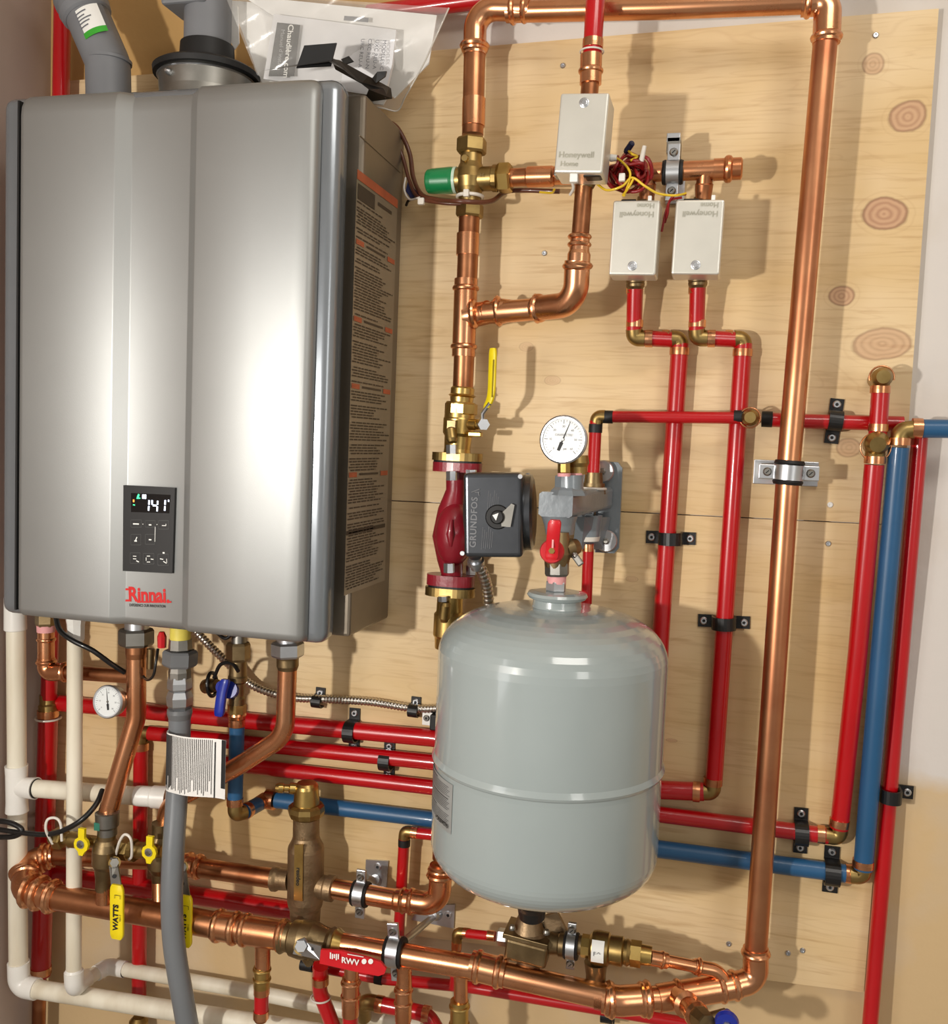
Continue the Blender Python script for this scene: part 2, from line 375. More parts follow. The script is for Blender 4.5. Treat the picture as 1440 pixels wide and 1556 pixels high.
def arch_strap(label, x, y, u, r, dp, wid, L, one=False, cat='pipe strap', m=None, group=None, name='pipe_strap', base=0.0):
    """two-hole (or one-hole) strap over a pipe lying at depth dp; u = wall direction across the pipe"""
    c = P(x, y, 0); c = V((c.x, 0, c.z)); u = V(u).normalized(); v = u.cross(OUT).normalized()
    root = thing(name, c + OUT * base, label, cat, group); th = 0.0028; m = m or black
    out = [(-L, base), (-r - th - 0.002, base)] if not one else []
    k = 12
    inner = ([(-L, base), (-r * 1.03, base)] if not one else [(-r * 1.03, base + r * 0.5)])
    inner += [(-r * 1.03 * math.cos(PI * i / k), dp + r * 1.03 * math.sin(PI * i / k)) for i in range(k + 1)] + [(r * 1.03, base), (L, base)]
    ro = r * 1.03 + th
    outer = ([(-L, base + th), (-ro, base + th)] if not one else [(-ro, base + r * 0.5)])
    outer += [(-ro * math.cos(PI * i / k), dp + ro * math.sin(PI * i / k)) for i in range(k + 1)] + [(ro, base + th), (L, base + th)]
    mb = M(); g = []
    for side in (-1, 1):
        g.append([c + u * a + OUT * b + v * side * wid / 2 for a, b in inner]); g.append([c + u * a + OUT * b + v * side * wid / 2 for a, b in outer])
    n = len(inner)
    for A, B in ((g[1], g[3]), (g[0], g[2]), (g[0], g[1]), (g[2], g[3])):
        mb.add(A + B, [[i, i + 1, n + i + 1, n + i] for i in range(n - 1)])
    for i in (0, n - 1): mb.add([g[0][i], g[1][i], g[3][i], g[2][i]], [[0, 1, 2, 3]])
    mb.build('strap', m, root, bevel=0.0006)
    for sgn in ((1,) if one else (-1, 1)):
        screw(root, c + u * sgn * (L - 0.008) + OUT * (base + th), OUT, 0.0055)
    return root
# ================================================================ SETTING
XL, XR = -1.135, 2.2
ZF, ZC = -1.35, 1.35
wallm = mat('side_wall_paint', (176, 160, 150), 0.8, var=0.06, scale=3)
floorm = mat('concrete_floor', (150, 146, 140), 0.8, var=0.1, scale=4)
ceilm = mat('ceiling_paint', (222, 216, 206), 0.9, var=0.03, scale=3)
def struct(name, o): o['kind'] = 'structure'; return o
def bx(x0, x1, y0, y1, z0, z1, name, m):
    o = M().box(((x0 + x1) / 2, (y0 + y1) / 2, (z0 + z1) / 2), (x1 - x0) / 2, (y1 - y0) / 2, (z1 - z0) / 2, X=(1, 0, 0), Y=(0, 1, 0)).build(name, m)
    return struct(name, o)
bx(XL - 0.1, XR, 0.013, 0.12, ZF, ZC, 'wall_back', drywall_mat())
bx(XL - 0.1, XL, -3.2, 0.013, ZF, ZC, 'wall_left', wallm)
bx(XR, XR + 0.1, -3.2, 0.12, ZF, ZC, 'wall_right', mat('white_wall_paint', (238, 236, 230), 0.8, var=0.03, scale=3))
bx(XL - 0.1, XR + 0.1, -3.2, 0.12, ZF - 0.1, ZF, 'floor', floorm)
bx(XL - 0.1, XR + 0.1, -3.2, 0.12, ZC, ZC + 0.1, 'ceiling', ceilm)
# plywood backing board: two sheets meeting at the seam
def ply(pts, label, knots, seed):
    return tag(M().prism([V((p.x, 0.013, p.z)) for p in pts], OUT * 0.013).build('plywood_panel', wood_mat('plywood_grain_%d' % seed, knots, seed), bevel=0.0006), label, 'plywood panel', 'plywood backing sheets')
pl = XL + 0.03
z_seam_l = P(600, 766, 0).z; z_seam_r = P(1375, 797, 0).z
p1 = [V((pl, 0, P(150, 120, 0).z)), P(1440, 12, 0) + V((-0.011, 0, 0)), P(1369, 798, 0) + V((0, 0, 0.0006)), V((pl, 0, z_seam_l + 0.0006))]
p2 = [V((pl, 0, z_seam_l - 0.0012)), P(1369, 799, 0), P(1312, 1508, 0), V((pl, 0, P(120, 1360, 0).z))]
ply(p1, 'upper plywood sheet with round knots along its right edge', [(1325, 98, 17, 17, 0.55), (1379, 177, 27, 24, 0.8), (1343, 325, 31, 24, 0.9), (1278, 450, 20, 17, 0.8), (1340, 522, 42, 22, 0.6), (1290, 680, 18, 16, 0.5), (840, 578, 12, 7, 0.3), (800, 527, 12, 8, 0.25)], 3)
ply(p2, 'lower plywood sheet below the seam, behind the tank', [(1020, 1125, 9, 3, 0.5), (960, 880, 10, 5, 0.3)], 9)
# ================================================================ WATER HEATER
FD = 0.235
xl, xr = P(3, 600, FD).x, P(497, 600, FD).x
xl = P(3, 550, FD).x
z1, z0 = P(300, 128, FD).z, P(300, 956, FD).z
ztl, ztr = P(40, 150, FD).z, P(480, 118, FD).z
zt = (ztl + ztr) / 2; zb = (P(40, 932, FD).z + P(470, 968, FD).z) / 2
xs = -0.494; xf = -0.511; xl = -1.033
zt += 0.010; zb -= 0.012
H = thing('water_heater', (0.5 * (xl + xs), 0, zb), 'silver wall-hung tankless water heater with black keypad', 'water heater')
frm = M().box(((xl + xf) / 2, -(FD - 0.039) , (zt + zb) / 2), (xf - xl) / 2, 0.022, (zt - zb) / 2 - 0.0005, RT, OUT, bev=0.016, seg=4)
o = frm.build('front_frame', heater_f, H, 'grey rounded frame around front cover')
for p in o.data.polygons: p.use_smooth = True
M().box(((xl + xs) / 2 + 0.0, -0.088, (zt + zb) / 2 - 0.001), (xs - xl) / 2 - 0.0, 0.080, (zt - zb) / 2 - 0.006, RT, OUT, bev=0.004, seg=2).build('case', heater_s, H, 'grey steel case with shade painted into its colour')
# front cover: cross-section with a recessed middle strip
fx0, fx1 = P(24, 550, FD).x, P(471, 550, FD).x
a0, a1 = P(171, 540, FD).x, P(187, 540, FD).x
b0, b1 = P(277, 540, FD).x, P(291, 540, FD).x
sec = [(fx0, FD - 0.014), (fx0 + 0.002, FD - 0.006), (fx0 + 0.006, FD - 0.001), (fx0 + 0.012, FD), (a0 - 0.002, FD), (a0, FD - 0.0006), (a1, FD - 0.0125), (a1 + 0.002, FD - 0.013), (b0 - 0.002, FD - 0.013), (b0, FD - 0.0125), (b1, FD + 0.0), (b1 + 0.003, FD + 0.001), ((b1 + fx1) / 2, FD + 0.002), (fx1 - 0.03, FD + 0.0015), (fx1 - 0.010, FD), (fx1 - 0.004, FD - 0.003), (fx1 - 0.001, FD - 0.008), (fx1, FD - 0.016)]
zrows = [(zb + 0.003, 0.014, 0.010), (zb + 0.005, 0.006, 0.004), (zb + 0.009, 0.002, 0.001), (zb + 0.016, 0, 0), (zt - 0.034, 0, 0), (zt - 0.022, 0.0015, 0.0), (zt - 0.012, 0.005, 0.002), (zt - 0.006, 0.011, 0.006), (zt - 0.004, 0.018, 0.012)]
cxm = (fx0 + fx1) / 2; grid = []
for z, dd, ins in zrows:
    row = []
    for x, d in sec:
        k = (x - cxm) / ((fx1 - fx0) / 2); row.append(V((x - ins * (k ** 9 if k > 0 else -abs(k) ** 9), -(d - dd), z)))
    grid.append(row)
M().sheet(grid).build('front_cover', heater_m, H, 'silver pressed front cover with recessed centre strip')
slab(H, [V((fx0 - 0.003, -(FD - 0.0185), zb + 0.012)), V((fx0, -(FD - 0.0185), zb + 0.012)), V((fx0, -(FD - 0.02), zt - 0.012)), V((fx0 - 0.003, -(FD - 0.02), zt - 0.012))], 0.0155, dark_line, 'gasket_gap')  # dark strip painted in for the shaded gap left of the cover
# crease near the top of the case side
M().tube([PX(546, 206, xs), PX(608, 262, xs)], 0.0012, 8).build('side_crease', heater_s, H)
# warning label on the side
LX = xs - 0.001
def lp(u, v):   # u 0..1 front->back, v 0..1 top->bottom
    A, B, C, D = PX(541, 252, LX), PX(595, 300, LX), PX(513, 893, LX), PX(583, 882, LX)
    top = A.lerp(B, u); bot = C.lerp(D, u); yv = [A.y, B.y]
    yy = A.y * (1 - u) + D.y * u
    return V((LX, yy, (max(A.z, B.z) - 0.004) * (1 - v) + (min(C.z, D.z)) * v))
lab = M().add([lp(0, 0), lp(1, 0), lp(1, 1), lp(0, 1)], [[0, 1, 2, 3]]); lab.v = [q + RT * 0.0014 for q in lab.v]
lab = lab.build('warning_label', sidelab, H, 'tall instruction label on the side')
mi, mo = M(), M()
def lq(mb, u0, u1, v0, v1):
    if mb is mo: mb = M()
    mb.add([lp(u0, v0) + RT * 0.002, lp(u1, v0) + RT * 0.002, lp(u1, v1) + RT * 0.002, lp(u0, v1) + RT * 0.002], [[0, 1, 2, 3]])
    if not mb is mi: mb.build('heading_bar', orangeink, lab)
lq(mo, 0.0, 1.0, 0.0, 0.022)
v = 0.03
lq(mi, 0.03, 0.42, v, v + 0.035); lq(mi, 0.5, 0.85, v + 0.01, v + 0.018)
v = 0.07
heads = [0.155, 0.33, 0.49, 0.70]
while v < 0.985:
    if heads and v > heads[0]:
        lq(mo, 0.02, 0.2, v, v + 0.012); lq(mo, 0.78, 0.97, v, v + 0.012); lq(mi, 0.26, 0.72, v + 0.003, v + 0.008); heads.pop(0); v += 0.017; continue
    u = 0.02 + (0.03 if random.random() < 0.3 else 0); end = random.uniform(0.55, 0.97)
    while u < end:
        wd = random.uniform(0.05, 0.14); lq(mi, u, min(u + wd, end), v, v + 0.0032); u += wd + 0.02
    v += 0.0068 if random.random() > 0.12 else 0.013
lq(mi, 0.0, 0.95, 0.845, 0.855)
mi.build('label_print', sideink, lab)['kind'] = 'stuff'
# keypad
KD = FD - 0.0125
def kp(x, y, e=0.0): return P(x, y, KD + e)
K = M().prism([kp(190, 737), kp(268, 741), kp(264, 871), kp(189, 867)], OUT * 0.004).build('control_panel', mat('keypad_black', (13, 13, 14), 0.5, var=0.04), H, 'black keypad with digital display', bevel=0.0012)
e = 0.0043
quad(K, [kp(199, 749, e), kp(259, 752, e), kp(257, 780, e), kp(199, 778, e)], mat('display_black', (4, 4, 6), 0.15, var=0), 'display')
def seg(mb, x0, y0, x1, y1, w_):
    a, b = kp(x0, y0, e + 0.0004), kp(x1, y1, e + 0.0004); d = (b - a).normalized(); s_ = d.cross(OUT).normalized() * w_
    mb.add([a - s_, a + s_, b + s_, b - s_], [[0, 1, 2, 3]])
mb = M(); ww = 0.0012
for sx in (226.5, 251):
    seg(mb, sx, 760, sx - 0.3, 767, ww); seg(mb, sx - 0.4, 769, sx - 1, 776, ww)
seg(mb, 231, 760, 231, 767, ww); seg(mb, 232, 768, 238, 768.3, ww); seg(mb, 239.5, 761, 239.2, 767, ww); seg(mb, 239, 769.5, 238.5, 777, ww)
seg(mb, 255, 761, 257, 761, ww * 1.2)
seg(mb, 216, 754.5, 222, 754.8, 0.003)
mb.build('display_digits', lcd_on, K, 'lit digits 141 with degree mark')
mb = M(); seg(mb, 207.5, 757, 213, 757, 0.0009); seg(mb, 209, 756, 211, 751, 0.0014); mb.build('display_tap_icon', lcd_gr, K)
mb = M(); seg(mb, 203, 759, 203, 763, 0.0012); mb.build('display_flame_icon', lcd_or, K)
mb = M(); seg(mb, 202, 767, 205, 767.5, 0.0008); mb.build('display_status_icon', lcd_gr, K)
mb = M()
def frame(x0, y0, x1, y1, t=0.00022):
    for a in ((x0, y0, x1, y0), (x1, y0, x1, y1), (x1, y1, x0, y1), (x0, y1, x0, y0)): seg(mb, *a, t)
for bxx in ((199, 790, 215, 801), (221, 791, 236, 801), (241, 791, 256, 804), (199, 812, 214, 828), (221, 812, 235, 827), (198, 840, 213, 856), (218, 841, 234, 857), (240, 842, 256, 859)): frame(*bxx)
mb.build('button_outline', mat('keypad_grey', (84, 84, 84), 0.5), K)
mb = M()
for q in ((202, 796, 211, 796.3, 0.0009), (226, 797.5, 230, 797.6, 0.0009), (246, 798.5, 252, 798.8, 0.0005), (252, 796, 252, 799, 0.0004), (226, 820, 230, 820.2, 0.0009), (235.8, 800, 235.2, 823, 0.0004), (204, 822, 208, 822, 0.001), (206, 821, 208, 816, 0.0007), (216.7, 796, 217.3, 797, 0.0006), (238, 797, 239, 797, 0.0006), (247, 840, 250, 840.2, 0.0011), (243, 849, 248, 850, 0.0006), (248, 853, 253, 856, 0.0006), (253, 849, 253.4, 855, 0.0004), (202, 845, 207, 845.3, 0.0005), (202, 849, 207, 849.3, 0.0005), (207, 852, 211, 854, 0.0007), (223, 845, 228, 845, 0.0005), (223, 854, 228, 854, 0.0005), (222, 847, 222, 852, 0.0005), (229, 849.5, 233, 850, 0.0006)): seg(mb, *q)
mb.build('button_icon', white, K)
# maker's name: heavy slab letters
def letters(root, s_, cxp, cyp, hpx, wpx, m, d, bold, serif=False, name='lettering', spacing=1.0):
    c = P(cxp, cyp, d); r_ = (P(cxp + 30, cyp + 1.2, d) - c).normalized(); h = rp(hpx, cxp, cyp, d) * 2
    ob = text(root, s_, c, r_, UP, h, m, name, bold=bold, spacing=spacing)
    xsz = [v.co.dot(r_) for v in ob.data.vertices]; w0 = max(xsz) - min(xsz); k = rp(wpx, cxp, cyp, d) * 2 / w0
    cc = c - ORG[root.name]
    for v in ob.data.vertices:
        q = v.co - cc; v.co = cc + q + r_ * (q.dot(r_) * (k - 1))
    return ob
logo = letters(H, 'Rinnai.', 226, 905, 22, 70, redlogo, FD - 0.0128, 0.035, name='maker_name')
# slab serifs of the name
mb = M()
def sq(x0, y0, x1, y1):
    mb.add([P(x0, y0, KD + 0.0006), P(x1, y0, KD + 0.0006), P(x1, y1, KD + 0.0006), P(x0, y1, KD + 0.0006)], [[0, 1, 2, 3]])
sq(190.5, 894, 197, 897); sq(190.5, 911, 198, 914)
for x_ in (211.5, 219, 225.5, 233, 239.5, 257): sq(x_ - 3.2, 913.5, x_ + 3.2, 916)
mb.build('name_serif', redlogo, H)
letters(H, 'EXPERIENCE OUR INNOVATION', 224, 920.5, 4.4, 62, ink, FD - 0.0128, 0.01, name='slogan')
# ---- vents on top
VT = thing('intake_vent_elbow', P(165, 140, 0.12), 'grey plastic elbow pipe with white and green sticker, above the heater', 'vent pipe')
r_ = rp(66, 165, 110, 0.12)
M().tube(fillet(px([(166, 186, .12), (164, 96, .12), (118, -10, .12), (100, -60, .12)]), 0.03, 8), r_, 32).build('pipe', grey_vent, VT)
c0, c1 = P(134, 28, .12), P(95, -60, .12); L_ = (c1 - c0).length
M().rev(c0, c1, [(0, r_ * 1.02), (0.03, r_ * 1.12), (0.14, r_ * 1.18), (0.16, r_ * 1.12), (0.24, r_ * 1.12), (0.26, r_ * 1.18), (0.36, r_ * 1.18), (0.38, r_ * 1.12), (1, r_ * 1.12)], 32).build('hub', grey_vent, VT, 'ribbed hub end')
cyl(VT, P(165, 96, .12), P(165, 91, .12), r_ * 1.03, grey_vent, 'joint')
# sticker wraps the front of the sloping pipe
ax0, ax1 = P(158, 68, .12), P(142, 30, .12); axd = (ax1 - ax0).normalized(); side = axd.cross(OUT).normalized() * -1
def stk(a, t, e=0.0007): return ax0.lerp(ax1, t) + (OUT * math.cos(a) + side * math.sin(a)) * (r_ + e)
if side.x < 0: side = -side
g = [[stk(-0.65 + 1.5 * j / 10, 0.0 + 1.05 * i / 4) for j in range(11)] for i in range(5)]
st = M().sheet(g).build('sticker', white, VT, 'white sticker with green band')
M().sheet([[stk(-0.65 + 1.5 * j / 10, -0.04 + 0.22 * i / 2, 0.0011) for j in range(11)] for i in range(3)]).build('green_band', mat('sticker_green', (60, 170, 50), 0.5), st)
mb = M()
for k_, t in enumerate((0.36, 0.5, 0.62, 0.74, 0.88)):
    mb.sheet([[stk(-0.55 + (0.7 + 0.13 * (k_ % 3)) * j / 6, t + 0.05 * i, 0.0012) for j in range(7)] for i in range(2)])
mb.build('sticker_print', greyink, st)
EV = thing('exhaust_vent_pipe', P(315, 125, 0.12), 'grey exhaust pipe in black rubber cone and steel collar above heater', 'vent pipe')
re_ = rp(70, 312, 50, .12); b_ = P(314, 128, .12)
zt_ = lambda y: V((b_.x, b_.y, P(314, y, .12).z))
M().tube([zt_(110), zt_(-60)], re_, 32).build('pipe', grey_vent, EV)
M().rev(zt_(70), zt_(120), [(0, re_ * 1.03), (0.0, re_ * 1.14), (0.5, re_ * 1.18), (0.65, re_ * 1.5), (0.75, re_ * 2.1), (0.84, re_ * 2.28), (1, re_ * 2.25), (1.0, re_ * 1.9)], 40).build('rubber_cone', rubber, EV)
M().rev(zt_(120), zt_(176), [(0, re_ * 2.02), (0.05, re_ * 2.04), (0.5, re_ * 1.98), (1, re_ * 1.98)], 40).build('collar', steel_dk, EV, 'steel collar')
M().rev(zt_(122) , zt_(125), [(0, re_ * 2.05), (0.5, re_ * 2.1), (1, re_ * 2.05)], 40).build('collar_lip', steel, EV)
pz = zt_(134) + V((-0.3, -0.95, 0)).normalized() * re_ * 2.0
M().rev(pz, pz + V((-0.1, -1, 0)) * 0.009, [(0, 0.0045), (0.6, 0.0045), (1, 0.002)], 12).build('collar_screw', steel, EV)
hb = P(300, 4, .14)
M().box(zt_(6) + OUT * re_ * 0.2 + RT * -0.02, 0.035, 0.03, 0.012, RT, OUT, bev=0.004).build('hub_tab', grey_vent, EV)
# white strip hanging behind the exhaust pipe
tag(M().prism(px([(347, 8, .09), (362, 10, .09), (364, 66, .09), (357, 76, .09), (350, 60, .09)]), OUT * 0.002).build('paper_strip', paper), 'narrow white strip hanging just right of the exhaust pipe', 'paper strip')
# ---- manuals in a plastic bag
BG = thing('manual_bag', P(520, 110, .08), 'clear plastic bag of installation manuals lying on top of the heater', 'plastic bag')
def bagpt(u, v):
    tl, tr, br, bl = (340, -12, .14), (682, 12, .10), (612, 168, .035), (404, 148, .10)
    q = [tl[i] * (1 - u) * (1 - v) + tr[i] * u * (1 - v) + br[i] * u * v + bl[i] * (1 - u) * v for i in range(3)]
    x, y, d = q
    if u > 0.7 and v > 0.55: x -= (u - 0.7) * (v - 0.55) * 60
    if v > 0.8: y += -18 * (1 - u) * 0.5
    return P(x, y, d + 0.012 + 0.006 * math.sin(u * 9 + v * 4) * math.sin(v * 7 + u * 3))
M().sheet([[bagpt(i / 24, j / 14) for i in range(25)] for j in range(15)]).build('bag', bag_m, BG)
M().tube(smooth([bagpt(1.0, j / 8) for j in range(9)] + [bagpt(1 - j / 8, 1) for j in range(1, 5)]), 0.0012, 8).build('bag_seam', mat('bag_edge', (225, 220, 210), 0.2, coat=0.5, alpha=0.7), BG)
bk = slab(BG, px([(352, 2, .075), (628, 26, .075), (598, 132, .05), (583, 160, .045), (402, 138, .07)]), 0.003, paper, 'sheet', label='loose white sheets')
bk2 = slab(BG, px([(368, -6, .085), (664, 24, .08), (652, 98, .06), (600, 150, .055), (560, 118, .06)]), 0.002, paper, 'sheet')
bk3 = M().prism(px([(419, 24, .09), (604, 48, .09), (598, 100, .085), (586, 150, .08), (403, 122, .095)]), OUT * 0.006).build('manual', mat('booklet_white', (222, 222, 224), 0.5, var=0.02), BG, 'white manual with dark title stripe')
quad(bk3, px([(421, 34, .104), (456, 38, .104), (447, 116, .106), (408, 116, .106)]), mat('title_stripe', (50, 52, 56), 0.5), 'title_stripe')
dn = (P(434, 110, .098) - P(441, 40, .098)).normalized()
text(bk3, 'Chaudière com', P(438, 78, .1065), dn, RT, rp(9, 438, 78, .1) * 2, white, bold=0.02, ext=0.0006)
text(bk3, 'Manuel d’installa', P(427, 76, .1065), dn, RT, rp(6.5, 438, 78, .1) * 2, mat('title_grey', (160, 160, 164), .5), ext=0.0006)
for k_, s_ in enumerate(('MODELES C', 'UXC REU-A', 'CXC REU-N', 'URC REU-A')):
    xx = 584 - k_ * 11
    text(bk3, s_, P(xx - 2, 84 - k_, .103), dn, RT, rp(6, 560, 84, .1) * 2, greyink, ext=0.0008)
quad(BG, px([(523, 24, .0905), (560, 27, .0905), (559, 34, .0905), (522, 31, .0905)]), greyink, 'sheet_print')
BC = thing('cardboard_bracket', P(520, 110, .16), 'black folded bracket with tabs resting on top corner of heater', 'bracket')
M().prism(px([(451, 104, .19), (463, 70, .19), (512, 66, .175), (503, 101, .175)]), OUT * 0.002).build('upright_flap', black, BC)
M().add(px([(395, 108, .2), (500, 94, .2), (522, 106, .2), (560, 136, .15), (594, 134, .10), (596, 150, .10), (552, 156, .12), (505, 88, .13)]), [[0, 1, 7], [1, 2, 7], [2, 3, 7], [3, 4, 7], [3, 5, 4], [3, 6, 5]]).build('base_flap', black, BC)
M().prism(px([(504, 90, .17), (516, 92, .165), (560, 116, .14), (592, 133, .11), (586, 150, .11), (550, 128, .14), (510, 106, .17)]), OUT * 0.002).build('folded_side', mat('bracket_brown', (58, 48, 38), 0.6), BC)
for q in ([(519, 91, .155), (531, 86, .15), (538, 94, .15), (524, 99, .155)], [(566, 120, .135), (574, 110, .13), (588, 109, .125), (586, 117, .125), (572, 127, .13)]):
    M().prism(px(q), OUT * 0.0025).build('tab', black, BC)
for p in COL.objects:
    pass
# ================================================================ RED AND BLUE TUBING ON THE BOARD
DW = 0.017    # axis depth of tubing strapped to the board
def tube_run(name, label, pts, wpx, m, rings=(), elbows=(), R=0.0, cat='pipe', group=None, base=None):
    """pts px points; rings: (index, fraction) along segments or explicit (x,y,d,dx,dy)"""
    q = px(pts); r = rp(wpx, *pts[0]); root = thing(name, base or q[0], label, cat, group)
    M().tube(fillet(q, R) if R and len(q) > 2 else q, r, 24).build('pipe', m, root)
    for (x, y, d, dx, dy) in rings:
        c = P(x, y, d); ring(root, c, P(x + dx, y + dy, d) - c, r, L=rp(11, x, y, d) * 2, label='copper crimp ring')
    for (a, c, b) in elbows:
        brass_elbow(root, P(*a), P(*c), P(*b), r)
    return root, r
RP, BP = 'red_pipe', 'blue_pipe'
# zone supplies
for (x0, lab, pts, rings, elb) in (
    (965, 'left red supply, dropping from the left small actuator box', [(1033, 522, DW + .004), (1003, 975, DW), (994, 1166, DW)], [(1032, 534, DW + .004, -1, 15)], None),
    (1060, 'right red supply, dropping from the right small actuator box', [(1129, 522, DW + .004), (1084, 1192, DW)], [(1128, 536, DW + .004, -1, 15), (1083, 1187, DW, -1, 15)], None)):
    big = x0 == 965
    root, r = tube_run(RP, lab + (' to behind the tank' if big else ' to a brass elbow'), pts, 27, red, rings, group='red risers below the zone valves')
    d = DW + .012; s = 0 if big else 93
    ex = pts[0][0]
    M().tube(px([(x0, 428, .055), (x0 - 2, 505, .04)]), rp(24, x0, 460, .05), 22).build('upper_pipe', red, root)
    for yy in (441, 492): ring(root, P(x0 - 1, yy, .05 if yy < 450 else .042), UP, rp(24, x0, 460, .05), L=rp(11, x0, 460, .05) * 2, label='copper crimp ring')
    brass_elbow(root, P(x0 - 2, 500, .041), P(x0 - 1, 514, .038), P(x0 + 14, 514, .037), rp(27, x0, 500, .04))
    M().tube(px([(x0 + 12, 514, .037), (ex - 12, 516, .024)]), rp(24, x0, 514, .035), 22).build('offset_pipe', red, root)
    for xx in (x0 + 21, ex - 22): ring(root, P(xx, 514.5, .036 - .012 * (xx > x0 + 35)), RT, rp(24, x0, 514, .035), L=rp(11, x0, 460, .05) * 2, label='copper crimp ring')
    brass_elbow(root, P(ex - 14, 515, .024), P(ex, 516, .022), P(ex - .5, 530, .021), rp(28, ex, 500, .02))
    if not big:
        brass_elbow(root, P(1083, 1188, DW), P(1082, 1204, DW), P(1066, 1203, DW), rp(27, 1083, 1188, DW))
        tpipe(root, [(1069, 1203, DW), (1000, 1200, DW), (900, 1188, DW)], rp(28, 1060, 1203, DW), red, 'return_pipe')
        ring(root, P(1058, 1203, DW), P(1068, 1204, DW) - P(1058, 1203, DW), rp(28, 1060, 1203, DW), L=.010, label='copper crimp ring')
# thin horizontal line above the gauge bracket
root, r = tube_run(RP, 'thin red pipe running level from the gauge elbow to a brass outlet', [(917, 633, .05), (1128, 635, .05)], 18, red)
brass_elbow(root, P(919, 633, .05), P(907, 633, .05), P(905, 646, .05), r * 1.2)
for xx in (924, 1122): ring(root, P(xx, 633.6, .05), RT, r, m=rubber, L=.013)
tpipe(root, [(905, 640, .05), (901, 722, .06)], rp(19, 903, 680, .05), red, 'drop_pipe')
for yy in (651, 711): ring(root, P(904.6 - (yy - 651) * .05, yy, .052), UP, rp(19, 903, 680, .05), m=rubber if yy < 700 else copper, L=.012)
tk = P(1139, 635, .05)
M().rev(tk + RT * -0.012, tk + RT * 0.004, [(0, r * .9), (1, r * .9)], 20).build('elbow_neck', brass, root, 'brass neck')
M().tube([tk + V((0.003, 0.012, 0)), tk + V((0, -0.012, 0)), tk + V((0, -0.017, 0))], [r * 1.2, r * 1.35, r * .9], 22).build('outlet', brass, root, 'round brass outlet facing the room')
M().tube([tk + V((r * 1.6 * math.cos(a), -0.004, r * 1.6 * math.sin(a))) for a in [i * PI / 12 for i in range(25)]], 0.0013, 8, caps=False).build('collar', copper, root, 'thin copper collar')
root, r = tube_run(RP, 'red pipe running level behind the tall copper pipe to the right brass cluster', [(1158, 637, DW), (1215, 640, DW), (1372, 644, DW)], 22, red)
ring(root, P(1165, 637, DW), RT, r, m=rubber, L=.014)
# right-hand vertical group
root, r = tube_run(RP, 'wide red riser left of the blue pipe near the right edge of the board', [(1328, 706, .05), (1303, 990, .035), (1275, 1258, DW)], 29, red, [(1329, 699, .05, -1, 15), (1275, 1250, DW + .003, -2, 15)], R=.5)
brass_elbow(root, P(1276, 1255, DW), P(1274, 1272, DW), P(1254, 1269, DW), r)
tpipe(root, [(1258, 1270, DW), (1005, 1238, DW), (900, 1224, DW)], rp(25, 1200, 1262, DW), red, 'lower_pipe', label='level red pipe behind the copper pipe')
ring(root, P(1247, 1268, DW), P(1257, 1269, DW) - P(1247, 1268, DW), rp(25, 1200, 1262, DW), L=.010, label='copper crimp ring')
kb = P(1330, 676, .05)
M().tube([kb + UP * -0.018, kb, kb + V((0, 0.03, 0))], r * 1.0, 22).build('elbow', brass, root, 'brass elbow')
M().tube([kb + V((0, 0.0, 0.004)), kb + V((0, -0.012, 0.002)), kb + V((0, -0.02, 0))], [r * 1.1, r * 1.25, r * .8], 22).build('outlet', brass, root, 'round brass elbow back')
M().tube([kb + V((r * 1.5 * math.cos(a), -0.002, r * 1.5 * math.sin(a) - 0.003)) for a in [i * PI / 12 for i in range(25)]], 0.0012, 8, caps=False).build('collar', copper, root, 'thin copper collar')
root, r = tube_run(RP, 'short red stub between two brass elbows beside the knots at right', [(1338, 588, .05), (1333, 662, .05)], 27, red, [(1337, 592, .05, -1, 15), (1334, 650, .05, -1, 15)])
kb = P(1339, 574, .05)
M().tube([kb + UP * -0.016, kb + UP * 0.001], r * .95, 22).build('elbow_neck', brass, root, 'brass neck')
M().tube([kb + V((0, 0.045, 0)), kb + V((0, 0.01, 0)), kb + V((0, -0.010, 0)), kb + V((0, -0.017, 0.0))], [r, r * 1.1, r * 1.1, r * .75], 22).build('elbow', brass, root, 'brass elbow turning into the wall')
M().tube([kb + V((r * 1.3 * math.cos(a), -0.001, r * 1.3 * math.sin(a))) for a in [-0.2 + i * PI * 1.15 / 12 for i in range(13)]], 0.0014, 8).build('collar', copper, root, 'thin copper collar')
root, r = tube_run(BP, 'tall blue pipe standing between the two red risers at right', [(1365, 680, .045), (1338, 990, .035), (1311, 1320, DW + .005)], 30, blue, [(1365.5, 671, .045, -1, 15), (1311, 1312, DW + .005, -1, 15)], R=.5)
brass_elbow(root, P(1365, 676, .045), P(1367, 655, .045), P(1394, 652, .045), r)
ring(root, P(1393, 651, .045), RT, r * .95, L=.012, label='copper crimp ring')
tpipe(root, [(1388, 651, .045), (1470, 652, .045)], r * .93, blue, 'outlet_pipe', label='short blue pipe leaving to the right')
brass_elbow(root, P(1310, 1318, DW + .005), P(1309, 1330, DW + .005), P(1292, 1329, DW + .004), r)
M().rev(P(1297, 1329, DW), P(1284, 1327, DW), [(0, r * 1.0), (1, r * 1.0)], 24).build('crimp_ring', copper, root, 'copper crimp ring')
tpipe(root, [(1288, 1328, DW), (1000, 1290, DW), (655, 1245, DW), (420, 1216, DW)], rp(27, 1200, 1315, DW), blue, 'lower_pipe', label='long level blue pipe passing behind the tank')
ring(root, P(411, 1215, DW), RT, rp(27, 411, 1215, DW), L=.016, label='copper crimp ring')
